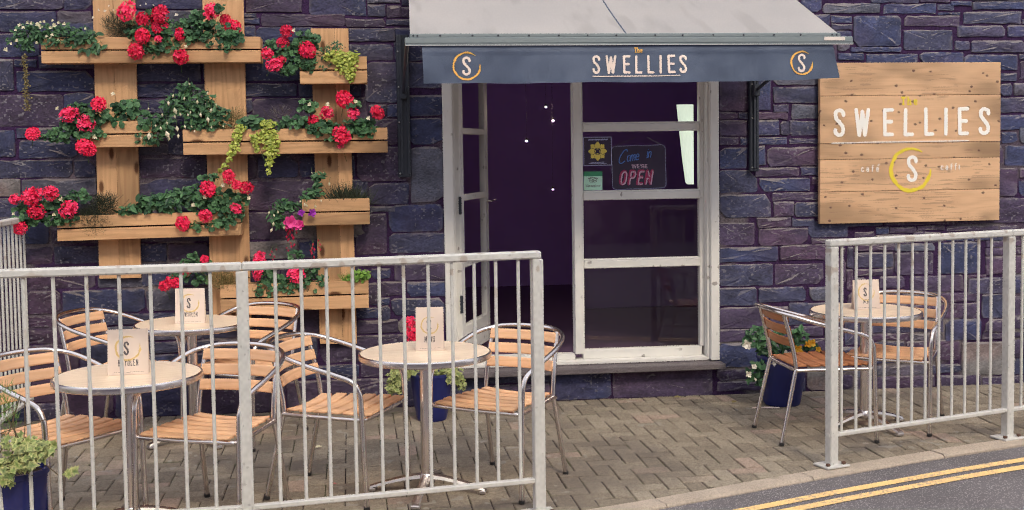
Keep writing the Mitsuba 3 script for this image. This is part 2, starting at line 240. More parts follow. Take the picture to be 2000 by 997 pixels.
# ---------------------------------------------------------------- measured places (metres, world axes)
STONES = [(-0.785,1.86,-0.049,2.054),(-0.61,0,0.11,0.194),(1.581,0,2.271,0.194),(-0.839,1.33,-0.164,1.524),(3.834,1.33,4.483,1.524),(0.126,0,0.704,0.194),(-0.801,0.5,-0.159,0.674),(-1.039,0.31,-0.404,0.484),(-2.564,0.31,-1.933,0.484),(-1.09,2.17,-0.473,2.344),(-1.175,0,-0.626,0.194),(-1.478,1.14,-0.901,1.314),(-1.708,0,-1.191,0.194),(-0.388,0.31,0.173,0.484),(-2.635,1.14,-2.084,1.314),(4.126,1.14,4.675,1.314),(-1.608,2.17,-1.106,2.344),(-2.386,1.893,-1.97,2.096),(-0.539,1.14,-0.054,1.314),(1.149,0,1.565,0.194),(-1.516,0.85,-0.96,0.994),(-2.341,0.85,-1.808,0.994),(0.236,1.363,0.446,1.726),(-0.118,1.506,0.218,1.73),(4.498,1.7,5.014,1.844),(-2.016,0.69,-1.506,0.834),(4.088,0.063,4.396,0.298),(-1.516,2.458,-1.075,2.622),(3.09,1.14,3.496,1.314),(-2.751,0.69,-2.266,0.834),(3.284,2.378,3.618,2.587),(-0.053,2.023,0.212,2.286),(-1.917,0.31,-1.522,0.484),(3.71,1.86,4.064,2.054),(-0.457,2.17,-0.068,2.344),(4.391,1.54,4.857,1.684),(3.909,0.79,4.211,1.01),(-1.962,2.36,-1.628,2.554),(2.336,1.943,2.528,2.278),(0.082,1.168,0.442,1.346),(-2.054,0,-1.724,0.194),(3.05,1.86,3.38,2.054),(-0.439,0.69,-0.003,0.834),(3.075,1.7,3.51,1.844),(-1.49,0.69,-1.056,0.834),(4.499,1.33,5.055,1.44),(2.784,2.71,3.271,2.834),(4.395,2.71,4.882,2.834),(-0.626,0.85,-0.207,0.994),(-2.458,0.5,-1.774,0.588),(-2.246,2.114,-1.77,2.24),(2.315,0.746,2.704,0.898),(3.204,1.33,3.505,1.524),(-1.154,1.33,-0.855,1.524),(3.396,1.86,3.694,2.054),(3.521,1.33,3.818,1.524),(-0.885,1.14,-0.555,1.314),(-1.774,0.5,-1.14,0.59),(3.673,0.178,4.069,0.32),(-1.14,0.5,-0.817,0.674),(-0.851,1.7,-0.461,1.844),(3.407,0.483,3.895,0.597),(2.333,1.218,2.692,1.372),(-2.569,0,-2.054,0.107),(-0.135,1.022,0.065,1.294),(-1.505,1.554,-1.085,1.683),(-2.4,1.566,-1.924,1.678),(2.312,0.184,2.637,0.347),(2.314,0.452,2.674,0.598),(3.526,1.7,3.889,1.844),(-0.404,2.591,-0.04,2.732),(2.722,0.746,3.067,0.893),(-2.239,1.445,-1.78,1.555),(3.512,1.232,4.126,1.314),(0.72,0,1.149,0.117),(3.282,1.54,3.63,1.684),(2.714,2.12,3.034,2.276),(2.54,1.946,2.69,2.278),(3.641,2.351,3.996,2.49),(-0.128,1.745,0.16,1.916),(2.376,2.36,2.815,2.472),(-2.366,2.488,-1.99,2.618),(0.084,1.026,0.448,1.159),(-1.04,0.69,-0.706,0.834),(-2.458,0.604,-1.774,0.674),(-2.683,0.85,-2.357,0.994),(3.299,-0.005,3.884,0.075),(3.512,1.14,4.126,1.216),(2.67,1.564,3.035,1.69),(-1.503,2.634,-1.07,2.74),(-1.656,1.33,-1.421,1.524),(3.905,1.7,4.221,1.844),(-0.445,1.7,-0.134,1.844),(-2.36,2.63,-1.946,2.738),(3.698,0.668,4.092,0.779),(3.588,0.792,3.867,0.948),(3.408,0.388,3.945,0.469),(-0.944,0.85,-0.642,0.994),(-0.49,1.54,-0.189,1.684),(-1.774,0.606,-1.14,0.674),(2.821,0.464,3.106,0.615),(-1.069,1.54,-0.772,1.684),(2.815,2.36,3.034,2.554),(-0.714,2.521,-0.177,2.6),(-0.808,2.613,-0.452,2.732),(2.316,0.913,2.743,1.011),(-1.506,0.31,-1.039,0.399),(-1.461,1.434,-1.084,1.543),(-0.88,1.01,-0.52,1.124),(4.085,2.213,4.476,2.317),(2.606,1.02,2.956,1.136),(-2.249,1.688,-1.894,1.802),(2.334,1.388,2.596,1.542),(-0.504,1.01,-0.151,1.124),(-1.962,1.89,-1.776,2.104),(3.298,0.083,3.828,0.158),(-1.534,1.86,-1.108,1.953),(2.316,1.028,2.576,1.18),(-2.371,2.332,-2.106,2.48),(0.088,0.614,0.444,0.722),(3.96,0.318,4.223,0.464),(4.258,0.78,4.57,0.903),(0.224,1.745,0.446,1.916),(4.499,1.456,5.055,1.524),(0.115,0.845,0.448,0.958),(0.189,0.31,0.404,0.484),(0.224,2.116,0.444,2.286),(2.5,2.57,2.797,2.694),(3.234,2.07,3.67,2.154),(-2.569,0.123,-2.054,0.194),(-1.534,1.969,-1.108,2.054),(2.477,2.71,2.768,2.834),(-0.12,0.21,0.309,0.294),(-0.756,1.54,-0.506,1.684),(3.372,2.231,3.744,2.327),(3.287,2.71,3.572,2.834),(-0.04,1.354,0.214,1.492),(2.759,0.917,3.105,1.018),(-1.882,0.21,-1.467,0.294),(2.713,1.997,3.034,2.103),(4.074,2.533,4.498,2.613),(-0.69,0.69,-0.455,0.834),(-0.746,2.42,-0.391,2.515),(-0.484,2.07,-0.085,2.154),(2.608,0.629,2.943,0.728),(3.646,1.54,4.148,1.606),(2.314,0.613,2.586,0.734),(-2.055,1.01,-1.767,1.124),(4.148,1.54,4.375,1.684),(-1.506,0.415,-1.039,0.484),(4.132,2.333,4.524,2.415),(2.612,1.393,2.973,1.482),(-0.518,0.21,-0.136,0.294),(3.912,0.474,4.208,0.582),(2.963,1.069,3.241,1.182),(-2.25,0.69,-2.032,0.834),(3.646,1.622,4.148,1.684),(3.05,2.17,3.36,2.27),(3.051,1.54,3.266,1.684),(-0.156,2.298,0.136,2.404),(-2.068,1.14,-1.753,1.238),(-2.264,0.21,-1.898,0.294),(-1.62,2.36,-1.28,2.45),(-1.327,1.7,-1.117,1.844),(-1.05,2.36,-0.9,2.56),(-1.538,2.07,-1.181,2.154),(3.762,2.238,4.076,2.333),(-1.34,1.01,-1.079,1.124),(-2.332,1.01,-2.071,1.124),(0.227,1.934,0.449,2.068),(-1.757,2.57,-1.519,2.694),(2.422,2.292,2.989,2.344),(-1.701,1.86,-1.55,2.054),(3.224,0.31,3.392,0.484),(-1.108,1.86,-0.785,1.95),(-0.381,2.36,-0.181,2.505),(2.376,2.488,2.815,2.554),(-1.108,0.21,-0.767,0.294),(-1.753,1.14,-1.478,1.244),(3.296,0.849,3.572,0.952),(-1.108,1.966,-0.785,2.054),(2.334,1.554,2.527,1.701),(-0.837,2.07,-0.5,2.154),(4.126,0.644,4.387,0.752),(3.649,2.516,4.047,2.586),(-1.451,0.21,-1.124,0.294),(3.925,2.71,4.144,2.834),(0.127,0.5,0.404,0.598),(3.089,0.733,3.23,0.925),(4.233,0.467,4.392,0.637),(2.953,0,3.091,0.194),(2.654,0.103,2.85,0.238),(-1.165,2.07,-0.853,2.154),(2.549,0.351,2.85,0.438),(0.72,0.133,1.149,0.194),(3.941,2.07,4.252,2.154),(3.244,0.5,3.394,0.674),(0.192,0.734,0.446,0.835),(-2.583,0.21,-2.28,0.294),(3.064,2.607,3.468,2.67),(-0.154,2.423,0.142,2.508),(3.496,2.604,3.876,2.67),(3.899,-0.005,4.224,0.072),(4.036,2.444,4.38,2.516),(4.334,1.912,4.562,2.02),(2.67,0,2.94,0.09),(4.403,0.484,4.574,0.626),(-2.41,1.313,-2.218,1.438),(2.312,0.095,2.629,0.169),(4.336,1.796,4.565,1.897),(-1.878,1.7,-1.616,1.788),(2.968,0.629,3.213,0.723),(0.142,2.291,0.324,2.417),(-1.792,0.85,-1.516,0.933),(-1.751,1.01,-1.551,1.124),(-0.143,0.5,0.127,0.584),(4.08,1.86,4.32,1.954),(2.539,1.774,2.752,1.879),(2.312,0.019,2.659,0.083),(3.081,0.31,3.208,0.484),(-1.89,1.33,-1.67,1.43),(-2.378,2.12,-2.268,2.318),(-1.101,1.7,-0.851,1.787),(-1.748,2.17,-1.624,2.344),(-2.121,1.33,-1.905,1.429),(4.402,0.641,4.572,0.766),(4.406,0.18,4.578,0.303),(2.86,0.278,3.094,0.368),(2.832,1.773,3.034,1.876),(-1.405,1.33,-1.17,1.418),(-2.394,1.7,-2.271,1.868),(4.238,-0.01,4.581,0.05),(-2.528,1.01,-2.348,1.124),(-1.616,1.7,-1.327,1.771),(-1.535,1.01,-1.356,1.124),(3.408,0.246,3.659,0.326),(3.686,2.07,3.925,2.154),(2.335,1.777,2.528,1.881),(4.143,2.631,4.521,2.684),(4.08,1.97,4.318,2.054),(3.159,0.21,3.393,0.294),(2.841,1.884,3.034,1.985),(-2.26,1.82,-1.94,1.88),(2.313,0.36,2.535,0.446),(-1.063,1.01,-0.896,1.124),(-2.068,1.254,-1.753,1.314),(3.707,2.17,4.068,2.222),(3.403,2.677,3.75,2.731),(-1.939,2.627,-1.772,2.739),(2.585,1.496,2.894,1.556),(-2.106,2.259,-1.888,2.344),(3.911,0.59,4.2,0.654),(2.649,0.246,2.85,0.338),(2.689,0.447,2.813,0.595),(3.107,0,3.283,0.104),(-0.148,1.33,-0.054,1.524),(-0.751,0.21,-0.534,0.294),(4.408,0.064,4.579,0.17),(-1.982,2.533,-1.773,2.619),(3.096,1.33,3.188,1.524),(2.707,1.328,3.035,1.382),(-2.405,1.447,-2.251,1.559),(2.861,1.215,3.035,1.313),(3.721,1.015,3.947,1.09),(-1.263,2.36,-1.06,2.442),(4.257,0.911,4.57,0.964),(3.05,2.28,3.16,2.43),(2.91,2.613,3.051,2.73),(3.447,1.009,3.713,1.071),(-1.616,1.787,-1.327,1.844),(4.237,1.7,4.351,1.844),(3.409,0.172,3.66,0.235),(0.013,0.748,0.182,0.841),(0.148,2.425,0.326,2.513),(0.324,2.36,0.404,2.554),(4.512,1.01,4.648,1.124),(2.858,0.182,3.035,0.268),(3.476,0.7,3.656,0.784),(4.142,2.692,4.52,2.732),(4.405,0.387,4.576,0.474),(-1.753,1.26,-1.478,1.314),(-1.912,1.561,-1.781,1.674),(2.86,0.38,3.065,0.452),(2.597,1.146,2.835,1.208),(-1.623,1.54,-1.521,1.684),(2.539,1.571,2.651,1.702),(2.713,1.215,2.855,1.318),(-1.725,2.07,-1.554,2.154),(3.05,2.07,3.218,2.154),(3.643,0.606,3.894,0.662),(3.842,0.092,4.084,0.15),(3.585,0.959,3.875,1.007),(0.293,2.57,0.404,2.694),(2.539,1.714,2.806,1.765),(4.238,0.322,4.576,0.362),(4.256,0.972,4.568,1.015),(2.376,2.57,2.484,2.694),(3.961,1.09,4.344,1.124),(3.296,0.966,3.582,1.011),(3.408,0.336,3.686,0.382),(-0.174,2.518,0.085,2.567),(4.36,1.031,4.496,1.124),(-1.932,1.804,-1.616,1.844),(-2.09,2.36,-1.978,2.472),(4.4,2.44,4.556,2.52),(-1.792,0.949,-1.516,0.994),(3.122,0.5,3.228,0.612),(-0.926,2.619,-0.821,2.731),(0.13,0.97,0.42,1.01),(3.296,0.795,3.572,0.837),(4.178,1.018,4.384,1.074),(4.262,0.372,4.393,0.46),(2.539,1.89,2.81,1.932),(-0.892,2.447,-0.755,2.53),(3.7,0.327,3.946,0.373),(3.759,2.679,3.969,2.732),(3.266,2.341,3.622,2.372),(-0.143,0.6,0.006,0.674),(3.964,1.02,4.168,1.074),(-1.888,2.256,-1.764,2.344),(-0.094,0.938,0.12,0.988),(2.376,2.71,2.461,2.834),(-1.765,1.54,-1.623,1.614),(-1.101,1.803,-0.851,1.844),(3.295,1.026,3.433,1.1),(-1.76,1.86,-1.71,2.06),(3.107,0.12,3.242,0.194),(2.813,2.57,2.893,2.694),(0.09,1.93,0.21,2.01),(4.451,2.032,4.562,2.118),(3.17,2.284,3.354,2.335),(3.41,0.613,3.561,0.674),(4.367,1.7,4.482,1.78),(-0.029,2.583,0.088,2.661),(-1.77,1.44,-1.67,1.53),(-1.62,2.46,-1.53,2.56),(-0.598,2.36,-0.397,2.404),(-0.191,0.85,-0.13,0.994),(-0.033,1.932,0.081,2.007),(2.982,1.024,3.241,1.057),(3.005,2.517,3.11,2.598),(-0.719,2.322,-0.614,2.402),(4.333,2.034,4.438,2.114),(2.824,1.715,3.035,1.754),(0.092,2.524,0.308,2.562),(-0.037,0.861,0.085,0.928),(3.512,2.17,3.691,2.215),(-2.202,1.33,-2.121,1.429),(4.498,2.146,4.56,2.27),(-1.765,1.63,-1.623,1.684),(2.846,1.15,3.004,1.198),(2.908,1.497,3.035,1.556),(4.08,2.17,4.32,2.2),(4.332,2.134,4.47,2.186),(3.119,2.539,3.266,2.587),(3.549,1.087,3.739,1.124),(-1.059,2.57,-1.003,2.694),(0.096,2.578,0.188,2.653),(0.325,0.21,0.404,0.294),(2.335,1.714,2.461,1.766),(3.37,2.17,3.5,2.22),(3.17,2.35,3.25,2.43),(0.196,2.653,0.276,2.733),(0.194,2.578,0.288,2.646),(-0.825,2.36,-0.735,2.431),(-0.03,2.67,0.18,2.7),(-0.052,0.686,0.076,0.735),(4.014,2.352,4.118,2.412),(-0.89,2.536,-0.724,2.573),(-2.258,2.27,-2.122,2.315),(3.75,1.1,3.95,1.13),(3.24,0.69,3.28,0.84),(-0.038,1.304,0.124,1.34),(3.309,0.69,3.373,0.779),(2.763,1.775,2.824,1.868),(2.713,1.932,2.82,1.985),(-0.173,1.54,-0.134,1.684),(2.86,0.1,2.94,0.17),(3.242,0.85,3.28,0.994),(3.389,0.69,3.46,0.766),(2.335,1.892,2.462,1.934),(3.124,2.494,3.271,2.528),(-0.12,0.85,-0.05,0.92),(0.022,0.583,0.074,0.677),(3.138,2.447,3.266,2.485),(3.983,2.657,4.133,2.688),(3.25,0.17,3.4,0.2),(3.45,1.08,3.54,1.13),(3.892,2.624,4.002,2.663),(4.268,2.07,4.317,2.154),(-0.987,2.57,-0.954,2.694),(-0.889,2.578,-0.746,2.606),(3.05,2.44,3.11,2.5),(-0.89,2.36,-0.84,2.43),(3.105,0.21,3.143,0.294),(0.176,1.746,0.208,1.844),(3.577,0.613,3.627,0.674),(3.121,0.941,3.172,0.994),(4.51,2.53,4.6,2.56),(0.34,2.302,0.404,2.344),(3.892,2.592,4.054,2.608),(2.988,1.431,3.035,1.486),(2.481,1.712,2.527,1.768),(2.91,2.57,2.99,2.6),(3,2.29,3.04,2.35),(0.17,1.86,0.21,1.92),(2.47,1.892,2.528,1.933),(2.376,2.294,2.422,2.344),(4.125,0.759,4.259,0.776),(3.188,0.941,3.226,0.994),(3.051,0.21,3.089,0.262),(4.492,2.286,4.538,2.317),(-0.938,2.57,-0.905,2.603),(-3.544,1.86,-2.823,2.054),(-3.703,1.33,-3.049,1.524),(-3.571,0,-2.923,0.194),(-3.457,2.36,-2.824,2.554),(5.097,2.36,5.727,2.554),(4.883,0,5.504,0.194),(5.733,1.86,6.319,2.054),(-3.695,2.17,-3.042,2.344),(5.915,0,6.496,0.194),(5.106,0.31,5.745,0.484),(5.055,1.33,5.616,1.524),(5.099,1.14,5.723,1.314),(5.965,0.5,6.581,0.674),(6.222,2.36,6.766,2.554),(4.877,0.5,5.448,0.674),(5.695,2.17,6.254,2.344),(4.616,2.17,5.168,2.344),(-3.003,0.5,-2.474,0.674),(5.743,2.36,6.206,2.554),(6.07,1.14,6.56,1.314),(5.464,0.5,5.949,0.674),(-2.808,2.36,-2.382,2.554),(-3.771,1.14,-3.31,1.314),(-2.807,1.86,-2.402,2.054),(4.617,0.69,5.139,0.834),(5.442,1.54,5.957,1.684),(5.56,0.85,6.073,0.994),(5.52,0,5.899,0.194),(-2.992,0.31,-2.58,0.484),(4.715,2.36,5.081,2.554),(4.578,1.86,4.933,2.054),(4.691,1.14,5.083,1.314),(6.089,0.31,6.481,0.484),(4.701,0.31,5.09,0.484),(5.525,0.69,5.993,0.834),(5.03,1.7,5.487,1.844),(-3.65,1.54,-3.193,1.684),(-2.94,1.54,-2.483,1.684),(-3.152,0.85,-2.699,0.994),(4.949,1.86,5.285,2.054),(-3.669,0.69,-3.226,0.834),(-3.21,0.69,-2.767,0.834),(6.089,0.85,6.529,0.994),(6.289,1.428,6.947,1.524),(-3.606,0.85,-3.168,0.994),(-2.907,0,-2.585,0.194),(6.009,0.69,6.442,0.834),(5.632,1.43,6.289,1.524),(4.919,3.13,5.406,3.254),(-3.784,2.36,-3.473,2.554),(4.898,2.71,5.38,2.834),(-1.302,2.99,-0.822,3.114),(-3.03,2.71,-2.552,2.834),(4.389,2.99,4.862,3.114),(-3.033,1.425,-2.441,1.524),(-3.344,0.31,-3.008,0.484),(-1.56,3.13,-1.091,3.254),(4.436,3.13,4.903,3.254),(-0.038,2.85,0.421,2.974),(-3.138,1.7,-2.743,1.844),(-3.294,1.14,-2.969,1.314),(4.878,2.99,5.332,3.114),(3.967,3.13,4.42,3.254),(-0.806,2.99,-0.353,3.114),(5.82,2.57,6.272,2.694),(-0.075,2.99,0.377,3.114),(5.862,2.71,6.313,2.834),(4.669,0.85,5.057,0.994),(6.148,3.13,6.594,3.254),(-2.152,2.85,-1.706,2.974),(-3.661,0.5,-3.003,0.584),(5.632,1.33,6.289,1.414),(-3.462,2.99,-3.017,3.114),(-3.225,2.85,-2.782,2.974),(5.739,1.14,6.054,1.314),(-0.208,2.71,0.233,2.834),(5.761,0.31,6.073,0.484),(5.747,1.7,6.122,1.844),(6.289,1.33,6.947,1.412),(2.241,2.99,2.675,3.114),(-3.179,3.13,-2.747,3.254),(1.468,3.13,1.896,3.254),(4.594,0,4.867,0.194),(-1.075,3.13,-0.651,3.254),(-2.953,1.14,-2.651,1.314),(4.972,2.85,5.392,2.974),(0.393,2.99,0.809,3.114),(-0.635,3.13,-0.221,3.254),(-2.598,2.99,-2.185,3.114),(5.155,0.69,5.509,0.834),(5.585,2.99,5.993,3.114),(-0.461,2.85,-0.054,2.974),(1.076,2.99,1.482,3.114),(6.27,2.17,6.811,2.263),(5.063,1.01,5.504,1.124),(-1.728,2.71,-1.335,2.834),(-3.661,0.6,-3.003,0.674),(2.691,2.99,3.083,3.114),(3.844,2.85,4.234,2.974),(4.551,2.57,4.939,2.694),(-3.001,2.99,-2.614,3.114),(5.973,1.54,6.304,1.684),(-2.962,1.01,-2.544,1.124),(4.573,2.85,4.956,2.974),(-1.3,2.85,-0.921,2.974),(-3.033,1.33,-2.441,1.409),(-3.113,2.57,-2.736,2.694),(-1.69,2.85,-1.316,2.974),(5.752,2.85,6.124,2.974),(1.912,3.13,2.283,3.254),(-2.727,1.7,-2.41,1.844),(2.537,2.85,2.905,2.974),(1.498,2.99,1.866,3.114),(0.496,3.13,0.86,3.254),(5.769,3.13,6.132,3.254),(-3.618,0.31,-3.36,0.484),(-3.777,2.57,-3.417,2.694),(-3.595,2.85,-3.241,2.974),(-2.766,2.85,-2.412,2.974),(0.876,3.13,1.229,3.254),(4.664,1.01,5.047,1.124),(3.332,3.13,3.676,3.254),(1.882,2.99,2.225,3.114),(5.422,3.13,5.753,3.254),(5.184,2.17,5.695,2.25),(5.408,2.85,5.736,2.974),(6.14,2.85,6.467,2.974),(-3.592,2.71,-3.267,2.834),(5.301,1.86,5.733,1.953),(4.049,2.99,4.373,3.114),(5.184,2.266,5.695,2.344),(3.712,2.99,4.033,3.114),(-3.026,2.17,-2.541,2.252),(4.873,1.54,5.442,1.609),(-2.169,2.99,-1.856,3.114),(-2.203,3.13,-1.892,3.254),(6.009,2.99,6.318,3.114),(4.25,2.85,4.557,2.974),(5.293,2.07,5.739,2.154),(3.394,2.99,3.696,3.114),(-1.876,3.13,-1.576,3.254),(-3.777,2.99,-3.478,3.114),(-3.026,2.268,-2.541,2.344),(5.301,1.969,5.733,2.054),(-3.72,1.01,-3.398,1.124),(-3.49,3.13,-3.195,3.254),(6.138,1.7,6.389,1.844),(6.27,2.279,6.811,2.344),(-3.441,0.21,-3.024,0.294),(4.863,2.07,5.277,2.154),(3.099,2.99,3.378,3.114),(-0.003,3.13,0.275,3.254),(-3.008,0.21,-2.599,0.294),(3.039,3.13,3.316,3.254),(-1.594,2.99,-1.318,3.114),(6.029,2.07,6.434,2.154),(-2.72,2.57,-2.448,2.694),(-3.401,2.57,-3.129,2.694),(4.873,1.625,5.442,1.684),(5.503,1.7,5.731,1.844),(2.518,3.13,2.781,3.254),(5.52,1.01,5.806,1.124),(3.692,3.13,3.951,3.254),(3.571,2.85,3.828,2.974),(-3.177,1.54,-2.956,1.684),(-2.475,3.13,-2.219,3.254),(6.288,2.57,6.544,2.694),(5.073,0.929,5.56,0.994),(5.073,0.85,5.56,0.913),(-3.752,3.13,-3.506,3.254),(-0.337,2.99,-0.091,3.114),(4.971,0.21,5.329,0.294),(-2.731,3.13,-2.491,3.254),(0.825,2.99,1.06,3.114),(-1.84,2.99,-1.61,3.114),(5.617,2.71,5.846,2.834),(-2.396,2.85,-2.168,2.974),(4.62,0.21,4.955,0.294),(5.578,2.57,5.804,2.694),(2.797,3.13,3.023,3.254),(1.261,2.916,1.743,2.974),(3.588,2.747,3.909,2.834),(5.822,1.01,6.065,1.124),(0.771,2.916,1.245,2.974),(5.348,2.99,5.569,3.114),(5.345,0.21,5.669,0.294),(2.921,2.85,3.14,2.974),(-3.544,1.778,-3.138,1.844),(-0.69,2.85,-0.477,2.974),(-2.536,2.71,-2.327,2.834),(5.685,0.21,5.993,0.294),(5.152,2.57,5.36,2.694),(-3.288,2.07,-2.982,2.154),(1.245,3.13,1.452,3.254),(6.081,1.01,6.306,1.124),(6.009,0.21,6.312,0.294),(-3.251,2.71,-3.046,2.834),(5.396,2.71,5.601,2.834),(-3.544,1.7,-3.138,1.762),(2.299,3.13,2.502,3.254),(-3.382,1.01,-3.163,1.124),(-0.905,2.85,-0.706,2.974),(-3.746,0.21,-3.457,0.294),(3.156,2.85,3.351,2.974),(2.327,2.85,2.521,2.974),(0.291,3.13,0.48,3.254),(-2.311,2.754,-2.019,2.834),(3.367,2.85,3.555,2.974),(4.59,0.5,4.877,0.581),(-0.205,3.13,-0.019,3.254),(5.376,2.57,5.562,2.694),(-0.45,2.74,-0.22,2.84),(4.576,2.07,4.847,2.154),(4.955,2.57,5.136,2.694),(4.588,0.597,4.877,0.674),(5.755,2.07,6.013,2.154),(-3.551,2.07,-3.304,2.154),(-0.696,2.748,-0.468,2.834),(-3.147,1.01,-2.978,1.124),(0.249,2.71,0.404,2.834),(1.981,2.916,2.311,2.974),(4.16,2.748,4.379,2.834),(0.437,2.916,0.755,2.974),(-2.763,2.07,-2.551,2.154),(-1.009,2.71,-0.869,2.834),(4.615,2.36,4.699,2.554),(4.592,0.31,4.685,0.484),(-2.966,2.07,-2.779,2.154),(-3.737,2.07,-3.567,2.154),(-1.17,2.75,-1.02,2.84),(-2.541,2.259,-2.387,2.344),(-0.853,2.747,-0.712,2.834),(1.759,2.916,1.965,2.974),(-2.535,2.07,-2.394,2.154),(-1.87,2.75,-1.74,2.84),(-1.319,2.756,-1.18,2.834),(-2.541,2.17,-2.394,2.243),(4.584,0.85,4.653,0.994),(-2.003,2.754,-1.882,2.834),(4.55,2.28,4.6,2.43),(-2.432,2.57,-2.376,2.694),(-2.467,1.54,-2.416,1.604),(-2.467,1.62,-2.416,1.684)]
PLANKS = [[(-1.75, 2.812), (-1.493, 2.812), (-1.512, 0.912), (-1.77, 0.913)], [(-1.074, 2.814), (-0.818, 2.814), (-0.823, 0.569), (-1.077, 0.577)], [(-0.395, 2.501), (-0.156, 2.501), (-0.144, 0.439), (-0.384, 0.447)]]
PLANTERS = [(-2.034, 2.274, -0.702, 2.433), (-0.463, 2.136, -0.039, 2.307), (-1.838, 1.751, -1.383, 1.913), (-1.197, 1.695, 0.082, 1.854), (-1.978, 1.176, -0.855, 1.331), (-0.469, 1.236, -0.041, 1.403), (-0.995, 0.693, -0.059, 0.871)]
HEADS = {'P1': [(-1.506, 7.531, 2.589, 0.062), (-1.408, 7.557, 2.541, 0.049), (-1.299, 7.509, 2.567, 0.055), (-1.313, 7.557, 2.497, 0.049), (-1.413, 7.519, 2.433, 0.055), (-1.319, 7.525, 2.415, 0.029), (-1.192, 7.55, 2.449, 0.039), (-1.457, 7.525, 2.34, 0.055), (-1.188, 7.533, 2.305, 0.052)], 'P1b': [(-0.998, 7.572, 2.593, 0.052), (-0.92, 7.615, 2.541, 0.042), (-0.872, 7.602, 2.495, 0.049)], 'P2': [(-0.535, 7.54, 2.465, 0.049), (-0.561, 7.567, 2.394, 0.046), (-0.41, 7.538, 2.346, 0.059), (-0.659, 7.547, 2.326, 0.039), (-0.618, 7.528, 2.251, 0.049), (-0.574, 7.544, 2.284, 0.029)], 'P3': [(-1.686, 7.512, 2.016, 0.049), (-1.865, 7.516, 1.955, 0.055), (-1.773, 7.545, 1.905, 0.055), (-2.085, 7.517, 1.839, 0.042), (-1.775, 7.529, 1.75, 0.059)], 'P4': [(-0.185, 7.589, 2.035, 0.059), (-0.3, 7.588, 1.948, 0.049), (-0.384, 7.573, 1.9, 0.046), (-0.132, 7.562, 1.946, 0.046), (0.021, 7.547, 1.95, 0.052), (-0.208, 7.54, 1.81, 0.059), (-0.221, 7.588, 1.745, 0.029)], 'P5': [(-2.098, 7.501, 1.459, 0.059), (-1.982, 7.477, 1.473, 0.055), (-2.2, 7.507, 1.438, 0.042), (-2.081, 7.517, 1.363, 0.052), (-1.886, 7.507, 1.369, 0.059), (-2.187, 7.525, 1.263, 0.049)], 'P5b': [(-0.91, 7.492, 1.556, 0.049), (-1.044, 7.522, 1.484, 0.049), (-0.808, 7.518, 1.486, 0.042), (-0.864, 7.494, 1.504, 0.029), (-1.066, 7.528, 1.313, 0.049), (-1.207, 7.541, 1.267, 0.049), (-0.875, 7.526, 1.355, 0.036)], 'P7a': [(-1.088, 7.586, 1.034, 0.029), (-1.204, 7.62, 0.952, 0.029), (-1.284, 7.601, 0.895, 0.046), (-1.342, 7.601, 0.87, 0.042)], 'P7b': [(-0.741, 7.555, 1.032, 0.046), (-0.752, 7.519, 0.967, 0.046), (-0.76, 7.559, 0.918, 0.026), (-0.516, 7.551, 0.925, 0.055)], 'PC': [(0.207, 7.467, 0.603, 0.046), (0.208, 7.431, 0.53, 0.049)]}
